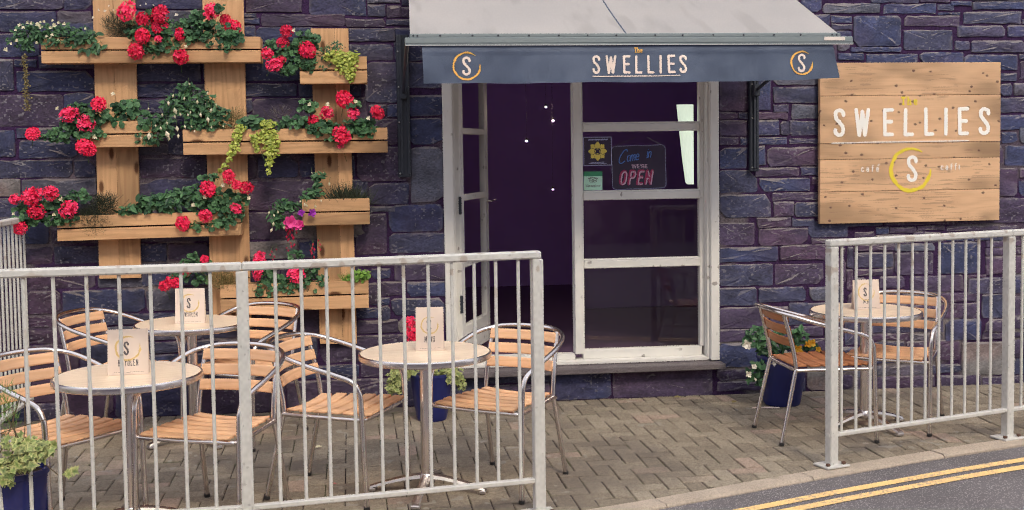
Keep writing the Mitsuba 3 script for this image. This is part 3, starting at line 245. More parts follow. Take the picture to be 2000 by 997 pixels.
CLUMPS = {'w1': [(-2.062, 7.58, 2.469, 0.149, 0.06), (-2.139, 7.58, 2.419, 0.106, 0.046), (-1.957, 7.58, 2.406, 0.093, 0.046), (-1.909, 7.58, 2.469, 0.116, 0.046), (-2.126, 7.58, 2.375, 0.06, 0.033)], 'iv1': [(-1.773, 7.58, 2.428, 0.116, 0.066), (-1.754, 7.58, 2.355, 0.06, 0.04), (-1.698, 7.58, 2.38, 0.053, 0.046), (-1.851, 7.58, 2.393, 0.046, 0.033)], 'he1': [(-1.573, 7.62, 2.51, 0.1, 0.08), (-1.518, 7.62, 2.472, 0.08, 0.06)], 'ge1': [(-1.358, 7.58, 2.373, 0.119, 0.053), (-1.264, 7.58, 2.398, 0.086, 0.06), (-1.433, 7.58, 2.468, 0.112, 0.073), (-1.293, 7.58, 2.49, 0.066, 0.073), (-1.352, 7.58, 2.569, 0.066, 0.046), (-1.218, 7.58, 2.372, 0.046, 0.033)], 'ge1b': [(-1.089, 7.58, 2.505, 0.146, 0.093), (-0.95, 7.58, 2.435, 0.139, 0.079), (-0.871, 7.58, 2.425, 0.066, 0.079), (-1.123, 7.58, 2.436, 0.073, 0.046), (-0.899, 7.58, 2.346, 0.033, 0.046), (-0.945, 7.58, 2.607, 0.04, 0.033)], 'ge2': [(-0.444, 7.58, 2.392, 0.119, 0.066), (-0.588, 7.58, 2.351, 0.093, 0.073), (-0.494, 7.58, 2.286, 0.159, 0.073), (-0.395, 7.58, 2.421, 0.073, 0.04), (-0.635, 7.58, 2.377, 0.053, 0.046), (-0.399, 7.58, 2.247, 0.053, 0.04), (-0.543, 7.58, 2.231, 0.073, 0.04)], 'cj2': [(-0.22, 7.55, 2.302, 0.099, 0.046), (-0.13, 7.55, 2.301, 0.046, 0.046), (-0.17, 7.55, 2.243, 0.066, 0.053), (-0.143, 7.55, 2.179, 0.033, 0.046)], 'sm2': [(-0.286, 7.6, 2.306, 0.066, 0.073), (-0.236, 7.6, 2.371, 0.06, 0.033), (-0.304, 7.6, 2.248, 0.046, 0.033)], 'ge3': [(-1.741, 7.57, 1.943, 0.132, 0.073), (-1.831, 7.57, 2.001, 0.073, 0.04), (-1.966, 7.57, 1.832, 0.119, 0.046), (-1.714, 7.57, 1.835, 0.053, 0.04), (-1.866, 7.57, 1.875, 0.073, 0.046), (-1.807, 7.57, 1.827, 0.066, 0.046)], 'vi3': [(-1.53, 7.6, 1.984, 0.119, 0.06), (-1.432, 7.6, 1.909, 0.073, 0.053), (-1.61, 7.6, 1.904, 0.119, 0.053), (-1.491, 7.6, 2.025, 0.046, 0.027)], 'fu4': [(-1.117, 7.57, 2.033, 0.132, 0.086), (-1.243, 7.57, 2.012, 0.086, 0.066), (-1.072, 7.57, 1.956, 0.152, 0.066), (-1.333, 7.57, 1.907, 0.099, 0.059), (-1.415, 7.57, 1.799, 0.086, 0.04), (-0.962, 7.57, 1.945, 0.073, 0.046), (-1.171, 7.57, 2.116, 0.066, 0.04), (-1.31, 7.57, 1.852, 0.079, 0.046), (-1.059, 7.57, 1.882, 0.165, 0.04)], 'th4': [(-0.898, 7.6, 1.903, 0.073, 0.08), (-0.865, 7.6, 1.945, 0.046, 0.046)], 'cj4a': [(-0.841, 7.54, 1.856, 0.039, 0.033), (-0.858, 7.54, 1.805, 0.036, 0.039), (-0.876, 7.54, 1.751, 0.036, 0.039), (-0.896, 7.54, 1.703, 0.03, 0.026), (-0.913, 7.54, 1.664, 0.023, 0.02), (-0.936, 7.54, 1.623, 0.02, 0.016), (-0.968, 7.54, 1.598, 0.016, 0.013)], 'ca4': [(-0.759, 7.58, 1.901, 0.079, 0.046), (-0.813, 7.58, 1.882, 0.046, 0.033)], 'cj4b': [(-0.667, 7.54, 1.88, 0.059, 0.033), (-0.662, 7.54, 1.822, 0.066, 0.039), (-0.654, 7.54, 1.764, 0.066, 0.046), (-0.649, 7.54, 1.699, 0.049, 0.043), (-0.663, 7.54, 1.641, 0.03, 0.03), (-0.668, 7.54, 1.586, 0.016, 0.03), (-0.742, 7.54, 1.797, 0.039, 0.039), (-0.74, 7.54, 1.733, 0.026, 0.026)], 'gr4': [(-0.596, 7.63, 1.946, 0.067, 0.053)], 'sa4': [(-0.601, 7.59, 1.874, 0.073, 0.033), (-0.552, 7.59, 1.899, 0.053, 0.027)], 'ge4': [(-0.471, 7.57, 1.891, 0.093, 0.046), (-0.421, 7.57, 1.994, 0.066, 0.046), (-0.295, 7.57, 1.85, 0.145, 0.053), (-0.134, 7.57, 1.855, 0.119, 0.053), (-0.052, 7.57, 1.893, 0.059, 0.033), (-0.131, 7.57, 1.998, 0.046, 0.026), (-0.037, 7.57, 1.828, 0.073, 0.04), (-0.249, 7.57, 1.775, 0.079, 0.033)], 'ge5': [(-1.848, 7.56, 1.436, 0.086, 0.046), (-1.947, 7.56, 1.412, 0.066, 0.049), (-2.128, 7.56, 1.314, 0.125, 0.046), (-1.969, 7.56, 1.311, 0.152, 0.046), (-2.018, 7.56, 1.395, 0.119, 0.046), (-2.157, 7.56, 1.378, 0.086, 0.04)], 'he5': [(-1.73, 7.6, 1.368, 0.113, 0.08), (-1.74, 7.6, 1.272, 0.1, 0.086), (-1.806, 7.6, 1.318, 0.08, 0.066), (-1.688, 7.6, 1.409, 0.08, 0.053)], 'iv5': [(-1.521, 7.58, 1.358, 0.093, 0.04), (-1.294, 7.58, 1.399, 0.185, 0.066), (-1.104, 7.58, 1.454, 0.132, 0.053), (-1.214, 7.58, 1.443, 0.119, 0.053), (-1.389, 7.58, 1.382, 0.132, 0.053), (-1.435, 7.58, 1.415, 0.06, 0.033)], 'ge5b': [(-0.977, 7.57, 1.407, 0.126, 0.079), (-1.073, 7.57, 1.383, 0.112, 0.066), (-0.916, 7.57, 1.315, 0.093, 0.086), (-0.997, 7.57, 1.258, 0.086, 0.046), (-1.037, 7.57, 1.543, 0.066, 0.033), (-0.85, 7.57, 1.411, 0.053, 0.059), (-1.146, 7.57, 1.255, 0.066, 0.033)], 'fu6': [(-0.403, 7.6, 1.441, 0.06, 0.04), (-0.452, 7.6, 1.402, 0.06, 0.033), (-0.566, 7.6, 1.365, 0.093, 0.046), (-0.632, 7.6, 1.301, 0.06, 0.04), (-0.362, 7.6, 1.548, 0.046, 0.027), (-0.376, 7.6, 1.493, 0.033, 0.033), (-0.608, 7.6, 1.241, 0.053, 0.033), (-0.659, 7.6, 1.269, 0.027, 0.027)], 'gr6': [(-0.183, 7.64, 1.455, 0.127, 0.08)], 'ge7a': [(-1.186, 7.62, 1.004, 0.086, 0.04), (-1.107, 7.62, 0.983, 0.093, 0.047), (-1.251, 7.62, 0.941, 0.073, 0.047), (-1.125, 7.62, 0.908, 0.08, 0.047), (-1.153, 7.62, 1.056, 0.033, 0.033)], 'mo7': [(-0.989, 7.6, 0.906, 0.086, 0.073), (-0.948, 7.6, 0.873, 0.073, 0.046)], 'ge7b': [(-0.707, 7.59, 0.851, 0.106, 0.06), (-0.578, 7.59, 0.86, 0.133, 0.066), (-0.442, 7.59, 0.87, 0.106, 0.06), (-0.357, 7.59, 0.874, 0.053, 0.04), (-0.509, 7.59, 1.043, 0.06, 0.03), (-0.672, 7.59, 0.948, 0.086, 0.053), (-0.43, 7.59, 0.949, 0.073, 0.046)], 'pa7': [(-0.105, 7.58, 0.908, 0.066, 0.04), (-0.148, 7.58, 0.89, 0.046, 0.026)], 'sp7': [(-0.201, 7.6, 0.902, 0.033, 0.04)], 'pc': [(0.107, 7.33, 0.283, 0.077, 0.083), (0.188, 7.33, 0.313, 0.083, 0.045), (0.452, 7.33, 0.29, 0.09, 0.064), (0.333, 7.33, 0.307, 0.064, 0.058), (0.509, 7.33, 0.223, 0.038, 0.045), (0.09, 7.33, 0.212, 0.058, 0.038)], 'pr': [(2.469, 7.38, 0.468, 0.084, 0.071), (2.539, 7.38, 0.348, 0.077, 0.084), (2.411, 7.38, 0.426, 0.052, 0.052), (2.497, 7.38, 0.248, 0.097, 0.052), (2.747, 7.38, 0.46, 0.058, 0.052), (2.688, 7.38, 0.394, 0.077, 0.045), (2.803, 7.38, 0.4, 0.058, 0.039), (2.636, 7.38, 0.311, 0.11, 0.045), (2.445, 7.38, 0.199, 0.058, 0.058), (2.601, 7.38, 0.447, 0.064, 0.052)], 'pa': [(-1.498, 5.02, 0.504, 0.088, 0.044), (-1.417, 5.02, 0.492, 0.079, 0.039), (-1.512, 5.02, 0.425, 0.096, 0.048), (-1.383, 5.02, 0.473, 0.057, 0.035), (-1.554, 5.02, 0.373, 0.048, 0.044), (-1.449, 5.02, 0.444, 0.088, 0.031), (-1.277, 5.02, 0.378, 0.031, 0.015)], 'co': [(-1.585, 5.1, 0.637, 0.036, 0.102), (-1.608, 5.1, 0.572, 0.067, 0.089), (-1.564, 5.1, 0.658, 0.022, 0.053), (-1.599, 5.1, 0.692, 0.036, 0.053), (-1.563, 5.1, 0.559, 0.031, 0.049)]}
DOTS = {'fu4buds': [(-1.267, 7.512, 2.019, 0.016), (-1.224, 7.488, 1.97, 0.023), (-1.233, 7.483, 2.062, 0.013), (-1.171, 7.514, 2.047, 0.013), (-1.093, 7.514, 2.024, 0.016), (-1.137, 7.515, 2.135, 0.01), (-0.976, 7.499, 2.006, 0.01), (-1.026, 7.491, 2.079, 0.01), (-1.167, 7.48, 1.871, 0.013), (-1.231, 7.506, 1.936, 0.013), (-1.197, 7.509, 1.948, 0.013), (-1.307, 7.513, 1.946, 0.013), (-1.385, 7.491, 1.984, 0.01), (-1.276, 7.489, 1.895, 0.013), (-1.348, 7.506, 1.88, 0.01), (-1.074, 7.512, 1.944, 0.016), (-1.011, 7.519, 1.972, 0.016), (-1.027, 7.486, 1.914, 0.02), (-1.149, 7.499, 1.944, 0.01), (-1.136, 7.516, 1.961, 0.01), (-1.316, 7.497, 1.864, 0.013), (-1.218, 7.504, 1.86, 0.02), (-1.274, 7.481, 1.825, 0.026), (-1.27, 7.507, 1.797, 0.016), (-1.215, 7.517, 1.815, 0.016), (-1.391, 7.513, 1.817, 0.026), (-1.441, 7.515, 1.805, 0.01), (-1.113, 7.506, 1.843, 0.01), (-1.128, 7.49, 1.871, 0.01), (-1.01, 7.511, 1.867, 0.01), (-0.935, 7.488, 1.872, 0.01)], 'w1buds': [(-2.141, 7.543, 2.503, 0.016), (-2.115, 7.513, 2.484, 0.013), (-2.095, 7.543, 2.519, 0.013), (-2.067, 7.517, 2.513, 0.013), (-2.036, 7.525, 2.504, 0.016), (-2.012, 7.523, 2.494, 0.02), (-2.018, 7.538, 2.521, 0.01), (-1.994, 7.517, 2.522, 0.01), (-1.945, 7.526, 2.529, 0.01), (-1.933, 7.51, 2.499, 0.016), (-1.957, 7.52, 2.485, 0.013), (-1.909, 7.527, 2.517, 0.013), (-1.873, 7.514, 2.509, 0.013), (-1.984, 7.535, 2.436, 0.01), (-1.951, 7.525, 2.439, 0.013), (-1.964, 7.539, 2.421, 0.01), (-1.918, 7.536, 2.411, 0.01), (-2.161, 7.527, 2.408, 0.013), (-2.2, 7.545, 2.391, 0.01), (-2.228, 7.535, 2.353, 0.016), (-2.048, 7.542, 2.397, 0.01), (-2.166, 7.524, 2.47, 0.01), (-1.754, 7.532, 2.479, 0.01)], 'fu6white': [(-0.674, 7.538, 1.324, 0.013), (-0.62, 7.57, 1.325, 0.013), (-0.661, 7.54, 1.214, 0.016), (-0.648, 7.54, 1.252, 0.016), (-0.581, 7.533, 1.229, 0.013), (-0.643, 7.54, 1.307, 0.013), (-0.479, 7.561, 1.391, 0.01), (-0.451, 7.558, 1.371, 0.013), (-0.437, 7.535, 1.365, 0.013), (-0.383, 7.545, 1.357, 0.013), (-0.347, 7.547, 1.393, 0.01), (-0.293, 7.557, 1.499, 0.013), (-0.4, 7.548, 1.572, 0.007), (-0.327, 7.553, 1.571, 0.007)], 'fu6pink': [(-0.543, 7.554, 1.253, 0.049), (-0.492, 7.549, 1.239, 0.039), (-0.409, 7.535, 1.313, 0.033), (-0.473, 7.538, 1.317, 0.026)], 'fu6bead': [(-0.534, 7.595, 1.211, 0.017), (-0.572, 7.584, 1.212, 0.017), (-0.508, 7.588, 1.191, 0.013), (-0.56, 7.591, 1.185, 0.017), (-0.529, 7.593, 1.158, 0.017), (-0.571, 7.593, 1.166, 0.013), (-0.544, 7.603, 1.102, 0.013), (-0.565, 7.619, 1.075, 0.01), (-0.408, 7.611, 1.111, 0.013), (-0.399, 7.612, 1.078, 0.013), (-0.422, 7.61, 1.072, 0.013), (-0.408, 7.604, 0.983, 0.01), (-0.372, 7.617, 1.136, 0.01), (-0.369, 7.608, 1.091, 0.01), (-0.638, 7.6, 1.085, 0.01), (-0.676, 7.583, 1.054, 0.01), (-0.659, 7.6, 0.996, 0.01), (-0.55, 7.589, 1.202, 0.017), (-0.538, 7.585, 1.175, 0.013), (-0.559, 7.6, 1.148, 0.013), (-0.547, 7.611, 1.124, 0.01), (-0.527, 7.592, 1.109, 0.01), (-0.566, 7.611, 1.141, 0.01), (-0.411, 7.601, 1.089, 0.013), (-0.415, 7.586, 1.057, 0.013), (-0.404, 7.619, 1.028, 0.013), (-0.397, 7.596, 1.0, 0.01), (-0.419, 7.592, 1.014, 0.01), (-0.363, 7.614, 1.11, 0.01), (-0.359, 7.585, 1.079, 0.01), (-0.668, 7.609, 1.071, 0.01), (-0.651, 7.588, 1.04, 0.01), (-0.661, 7.596, 1.02, 0.01), (-0.523, 7.589, 1.116, 0.01), (-0.574, 7.614, 1.092, 0.007)], 'he1fl': [(-1.623, 7.596, 2.628, 0.007), (-1.6, 7.619, 2.605, 0.007), (-1.65, 7.605, 2.597, 0.01), (-1.723, 7.608, 2.557, 0.01), (-1.689, 7.601, 2.603, 0.007), (-1.471, 7.592, 2.602, 0.007), (-1.431, 7.596, 2.628, 0.007), (-1.403, 7.618, 2.643, 0.007), (-1.352, 7.588, 2.633, 0.007), (-1.219, 7.62, 2.574, 0.013), (-0.95, 7.61, 2.579, 0.007)], 'geb': [(-1.598, 7.514, 2.076, 0.016), (-1.934, 7.526, 1.991, 0.016), (-1.717, 7.515, 1.815, 0.016), (-1.929, 7.515, 1.433, 0.016), (-1.979, 7.52, 1.339, 0.013), (-2.21, 7.501, 1.347, 0.013), (-1.064, 7.52, 1.433, 0.016), (-1.138, 7.539, 1.379, 0.016), (-0.951, 7.511, 1.505, 0.016), (-0.798, 7.53, 1.418, 0.016), (-0.402, 7.518, 2.002, 0.016), (-0.29, 7.508, 2.0, 0.016), (-0.114, 7.536, 2.016, 0.016), (-0.035, 7.501, 1.911, 0.016), (-0.485, 7.512, 2.466, 0.016), (-1.159, 7.54, 2.368, 0.013)], 'prwhite': [(2.355, 7.26, 0.434, 0.035), (2.619, 7.284, 0.338, 0.044), (2.4, 7.274, 0.281, 0.022), (2.365, 7.282, 0.234, 0.025), (2.53, 7.275, 0.296, 0.019), (2.571, 7.265, 0.44, 0.019), (2.408, 7.28, 0.196, 0.013)], 'pryellow': [(2.685, 7.251, 0.395, 0.032), (2.705, 7.268, 0.355, 0.029), (2.783, 7.265, 0.423, 0.032), (2.826, 7.269, 0.38, 0.025), (2.749, 7.255, 0.415, 0.025)]}
CHAIRS = [
 (-1.475, 5.57, math.atan2(-.79, -.61), 'bistro chair cut off by the left edge of the picture, at the front left table'),
 (-.767, 5.516, math.atan2(.38, -.925), 'bistro chair right of the front left table, behind the railing post'),
 (-1.53, 7.12, math.atan2(-.914, -.407), 'bistro chair left of the back left table, against the dark wall'),
 (-.80, 7.10, math.atan2(.55, -.83), 'bistro chair right of the back left table, below the lowest planter'),
 (-.205, 5.865, math.atan2(-.914, -.407), 'bistro chair left of the doorway table, facing right'),
 (.606, 5.87, math.atan2(.585, -.811), 'bistro chair right of the doorway table, in front of the open door'),
 (2.544, 6.586, math.atan2(-1, .03), 'darker slatted bistro chair seen from its side beside the right railing post', 'chair_wood_dark'),
 (3.128, 6.79, math.atan2(.617, -.787), 'bistro chair behind the right-hand railing, back to the wall'),
]
CARDS = [
 (-1.124, 5.42, .06, .176, .205, 'BWYDLEN', 'menu card reading BWYDLEN on the front left table'),
 (-1.095, 7.02, -.03, .17, .205, 'BWYDLEN', 'menu card reading BWYDLEN on the back left table'),
 (.253, 5.80, -.12, .137, .215, 'MENU', 'menu card reading MENU on the table before the doorway'),
 (2.928, 6.76, .02, .165, .178, 'MENU', 'menu card reading MENU on the right-hand table'),
]

# ---------------------------------------------------------------- lettering: round-ended strokes
LET = {
 'S': (.42, [catmull([(.40, .80), (.37, .93), (.21, .995), (.05, .92), (.03, .74), (.12, .60), (.30, .42), (.39, .26), (.36, .08), (.20, .005), (.05, .07), (.02, .20)], 6)]),
 'W': (.58, [[(0, 1), (.15, 0), (.29, .93), (.43, 0), (.58, 1)]]),
 'E': (.36, [[(.36, 1), (0, 1), (0, 0), (.36, 0)], [(0, .52), (.31, .52)]]),
 'L': (.34, [[(0, 1), (0, 0), (.34, 0)]]), 'I': (0., [[(0, 1), (0, 0)]]),
 'M': (.52, [[(0, 0), (0, 1), (.26, .3), (.52, 1), (.52, 0)]]), 'N': (.42, [[(0, 0), (0, 1), (.42, 0), (.42, 1)]]),
 'U': (.42, [catmull([(0, 1), (0, .5), (.02, .16), (.21, 0), (.40, .16), (.42, .5), (.42, 1)], 5)]),
 'B': (.40, [catmull([(0, 1), (.28, .98), (.34, .77), (.26, .56), (0, .53)], 5), catmull([(0, .53), (.30, .50), (.40, .27), (.30, .02), (0, 0)], 5), [(0, 0), (0, 1)]]),
 'Y': (.46, [[(0, 1), (.23, .5), (.46, 1)], [(.23, .5), (.23, 0)]]),
 'D': (.42, [catmull([(0, 1), (.26, .97), (.42, .75), (.42, .25), (.26, .03), (0, 0)], 5), [(0, 0), (0, 1)]]),
 'O': (.44, [catmull([(.22, 1), (.03, .8), (.03, .2), (.22, 0), (.41, .2), (.41, .8)], 5, True)]),
 'P': (.40, [catmull([(0, 1), (.30, .98), (.40, .76), (.30, .52), (0, .5)], 5), [(0, 0), (0, 1)]]),
 'T': (.46, [[(0, 1), (.46, 1)], [(.23, 1), (.23, 0)], [(.12, 0), (.34, 0)], [(0, 1), (0, .86)], [(.46, 1), (.46, .86)]]),
 'h': (.40, [[(0, 1), (0, 0)], catmull([(0, .45), (.14, .62), (.32, .56), (.34, .3), (.34, 0)], 4), [(-.07, 0), (.09, 0)], [(.26, 0), (.42, 0)], [(-.08, 1), (0, 1)]]),
 'e': (.40, [catmull([(.02, .34), (.38, .36), (.32, .58), (.18, .64), (.04, .52), (.02, .3), (.08, .08), (.22, .0), (.38, .08)], 4)]),
 'c': (.36, [catmull([(.36, .54), (.20, .64), (.03, .52), (.0, .32), (.03, .12), (.2, 0), (.36, .09)], 4)]),
 'a': (.36, [catmull([(.03, .56), (.18, .64), (.34, .54), (.35, .3), (.35, 0)], 4), catmull([(.35, .36), (.14, .36), (.0, .2), (.1, .01), (.24, .04), (.35, .16)], 4)]),
 'f': (.28, [catmull([(.30, .97), (.18, 1.0), (.11, .86), (.11, .5), (.11, 0)], 4), [(0, .62), (.27, .62)]]),
 'i': (.0, [[(0, .63), (0, 0)], [(0, .88), (0, .89)]]),
 'o': (.40, [catmull([(.20, .64), (.02, .5), (.02, .14), (.2, 0), (.38, .14), (.38, .5)], 4, True)]),
 'm': (.60, [[(0, .62), (0, 0)], catmull([(0, .45), (.12, .62), (.27, .55), (.29, 0)], 4), catmull([(.29, .45), (.42, .62), (.57, .55), (.59, 0)], 4)]),
 'n': (.36, [[(0, .62), (0, 0)], catmull([(0, .45), (.14, .62), (.33, .55), (.35, 0)], 4)]),
 'C': (.60, [catmull([(.62, .86), (.52, 1.02), (.30, .92), (.06, .5), (.06, .12), (.28, -.04), (.56, .12)], 6)]),
}
def glyph(ch, x, y, h, w, wide=1.0, slant=0.0, rough=0.0, seed=0):
    """One letter as a polygon: base at (x, y), height h, stroke width w."""
    rng = np.random.default_rng(seed); parts = []
    for k, s in enumerate(LET[ch][1]):
        s = np.asarray(s, float) * (h * wide, h); s[:, 0] += s[:, 1] * slant
        s = s + rng.normal(0, rough, s.shape)
        if np.allclose(s[0], s[-1]) is False and ch in 'Oo': s = np.vstack([s, s[:1]])
        parts.append(LineString(s + (x, y)).buffer(w / 2, quad_segs=4))
    return unary_union(parts)
def word(txt, xs, y, h, w, **kw):
    return unary_union([glyph(c, x, y, h, w, seed=i, **kw) for i, (c, x) in enumerate(zip(txt, xs)) if c != ' '])
def spaced(txt, x, y, h, w, gap, wide=1.0, **kw):
    xs = []
    for c in txt: xs.append(x); x += (LET[c][0] * h * wide if c != ' ' else .3 * h) + gap
    return word(txt, xs, y, h, w, wide=wide, **kw)
def coffee_ring(r, w, gap0, gap1, seed=0):
    """A ring left by a cup: an uneven band, open between two angles (degrees)."""
    rng = np.random.default_rng(seed); a = np.radians(np.linspace(gap1, gap0 + 360, 90)); t = np.linspace(0, 1, 90)
    n1 = np.interp(t, np.linspace(0, 1, 23), rng.uniform(-.22, .22, 23)); n2 = np.interp(t, np.linspace(0, 1, 31), rng.uniform(-.2, .2, 31))
    tw = np.clip(np.minimum(t * 5 + .25, (1 - t) * 9 + .25), 0, 1)
    ro, ri = r + w * tw * (.5 + n1), r - w * tw * (.5 + n2)
    return Polygon(np.vstack([np.stack([ro * np.cos(a), ro * np.sin(a)], 1), np.stack([ri * np.cos(a), ri * np.sin(a)], 1)[::-1]])).buffer(0)
def at(poly, x, y): return affinity.translate(poly, x, y)

# ---------------------------------------------------------------- the setting: road, kerb, pavement
ROAD_Z = -.02
scene['road'] = mikit.ply(mk([(-120, -120, ROAD_Z), (120, -120, ROAD_Z), (120, 120, ROAD_Z), (-120, 120, ROAD_Z)], [[0, 1, 2], [0, 2, 3]]), 'asphalt')
tag('road', 'grey asphalt road along the kerb', None, kind='structure')
KB = np.array([(-6, 4.10), (-3.2, 4.62), (-1.6, 4.97), (-.4, 5.12), (.3, 5.20), (.98, 5.37), (1.614, 5.605), (2.134, 5.805), (2.724, 6.015), (3.034, 6.12), (3.492, 6.26), (4.4, 6.53), (6.5, 7.05), (9.0, 7.6)])
KB = catmull(KB, 8)
def offset_curve(c, d):
    t = np.gradient(c, axis=0); t /= np.linalg.norm(t, axis=1, keepdims=True); return c + d * np.stack([t[:, 1], -t[:, 0]], 1)
def strip(c0, c1, z):
    n = len(c0); v = np.vstack([np.column_stack([c0, np.full(n, z)]), np.column_stack([c1, np.full(n, z)])]); i = np.arange(n - 1)
    m = mk(v, quads(np.stack([i + n, i + n + 1, i + 1, i], 1))); return m
arc = np.concatenate([[0], np.cumsum(np.linalg.norm(np.diff(KB, axis=0), axis=1))])
tag('kerb', 'worn pale concrete kerb flush with the paving', None, kind='structure')
def along(c, s): return np.stack([np.interp(s, arc, c[:, 0]), np.interp(s, arc, c[:, 1])], 1)
KF, KF0 = offset_curve(KB, .105), offset_curve(KB, .090)
s = 1.05; rng = np.random.default_rng(5)
while s < arc[-1] - .95:
    ss = np.linspace(s + .003, s + .912, 7); dz = rng.uniform(-.002, .002)
    a, b, c = along(KB, ss), along(KF0, ss), along(KF, ss); n = 7
    P = np.vstack([np.column_stack([a, np.full(n, -.06)]), np.column_stack([a, np.full(n, .001 + dz)]), np.column_stack([b, np.full(n, dz)]), np.column_stack([c, np.full(n, -.012 + dz)]), np.column_stack([c, np.full(n, -.06)])])
    i = np.arange(n - 1); f = np.vstack([quads(np.stack([k * n + i, (k + 1) * n + i, (k + 1) * n + i + 1, k * n + i + 1], 1)) for k in range(4)])
    f = np.vstack([f, [[0, n, 2 * n], [0, 2 * n, 3 * n], [0, 3 * n, 4 * n]], [[n - 1, 3 * n - 1, 2 * n - 1], [n - 1, 4 * n - 1, 3 * n - 1], [n - 1, 5 * n - 1, 4 * n - 1]]])
    put('kerb__kerbstone', mk(P, f), 'kerb_concrete', smooth=25); s += .915
# double yellow lines along the kerb
for d0, d1 in ((.292, .352), (.400, .460)):
    k = put('road__yellow_line', strip(offset_curve(KB, d0), offset_curve(KB, d1), ROAD_Z + .004), 'yellow_paint')
# pavement: sand bed and herringbone pavers
bed = np.array(KB.tolist() + [(9, 8.05), (-6, 8.05)])
bm = extrude(Polygon(bed), .05); bm.apply_translation((0, 0, -.058))
scene['pavement'] = mikit.ply(bm, 'joint_sand'); tag('pavement', 'brown block paving laid in herringbone below the cafe wall', None, kind='structure')
area = Polygon(bed).buffer(-.006); clipf = area.intersection(sbox(-5.8, 3, 6.6, 7.775))
C3, S3 = math.cos(math.radians(1.2)), math.sin(math.radians(1.2))
pav = []; rng = np.random.default_rng(11); U = .1
for i in range(-64, 72):
    for j in range(38, 80):
        k = (i + j) % 4
        if k == 0: x0, y0, x1, y1 = i, j, i + 2, j + 1
        elif k == 2: x0, y0, x1, y1 = i, j, i + 1, j + 2
        else: continue
        if k == 2 and False: continue
        g = .0027
        q = [(x0 * U + g, y0 * U + g), (x1 * U - g, y0 * U + g), (x1 * U - g, y1 * U - g), (x0 * U + g, y1 * U - g)]
        q = [(x * C3 - y * S3 + .14, x * S3 + y * C3 + .012) for x, y in q]
        P = Polygon(q)
        if not P.intersects(clipf): continue
        whole = P.within(clipf)
        if not whole:
            P = P.intersection(clipf)
            if P.geom_type != 'Polygon' or P.area < .0012: continue
        pav.append((P, whole))
def paver(P, rnd):
    pts = np.array(P.exterior.coords)[:-1]
    if not P.exterior.is_ccw: pts = pts[::-1]
    ins = P.buffer(-.0045, join_style=2)
    if ins.is_empty or ins.geom_type != 'Polygon': ins = affinity.scale(P, .85, .85)
    ip = np.array(ins.exterior.coords)[:-1]
    if not ins.exterior.is_ccw: ip = ip[::-1]
    if len(ip) != len(pts): ip = pts.mean(0) + (pts - pts.mean(0)) * .9
    k = np.argmin(((ip - pts[0]) ** 2).sum(1)); ip = np.roll(ip, -k, 0); n = len(pts)
    z = rnd.uniform(-.0035, .0015); tl = rnd.normal(0, .012, 2); c = pts.mean(0)
    h = lambda q: z + (q - c) @ tl
    v = np.vstack([np.column_stack([pts, np.full(n, -.03)]), np.column_stack([pts, h(pts) - .004]), np.column_stack([ip, h(ip)]), [[*ip.mean(0), h(ip.mean(0)) + .0006]]])
    i = np.arange(n); f = np.vstack([quads(np.stack([i + r * n, (i + 1) % n + r * n, (i + 1) % n + (r + 1) * n, i + (r + 1) * n], 1)) for r in (0, 1)])
    f = np.vstack([f, np.stack([2 * n + i, 2 * n + (i + 1) % n, i * 0 + 3 * n], 1)])
    uvv = np.zeros((len(v), 2)); uvv[2 * n:, 0] = .3; uvv[-1, 0] = 1.0; uvv[:, 1] = rnd.random()
    return mk(v, f), uvv
def in_view(x, y, z, m=.06):
    d = np.array([x, y, z]) - CAM; zz = d @ _fw
    px, py = .5 + (d @ _rt) / zz * 1.1455, .4307 - (d @ _up) / zz * 2.298
    return zz > 0 and -m < px < 1 + m and -m < py < 1 + m
vis, rest = [], []
for P, whole in pav:
    c = P.centroid; (vis if in_view(c.x, c.y, 0, .02) else rest).append((c.y, P))
vis.sort(key=lambda t: t[0]); rest += vis[300:]
for y, P in vis[:300]:
    r_ = paver(P, rng)
    if r_: put('pavement__paver', r_[0], 'paver', uv=r_[1])
ms = [r_ for r_ in (paver(P, rng) for y, P in rest) if r_]
k = put('pavement__far_pavers', merge([m for m, u in ms]), 'paver', uv=np.vstack([u for m, u in ms])); tag(k, kind='stuff')

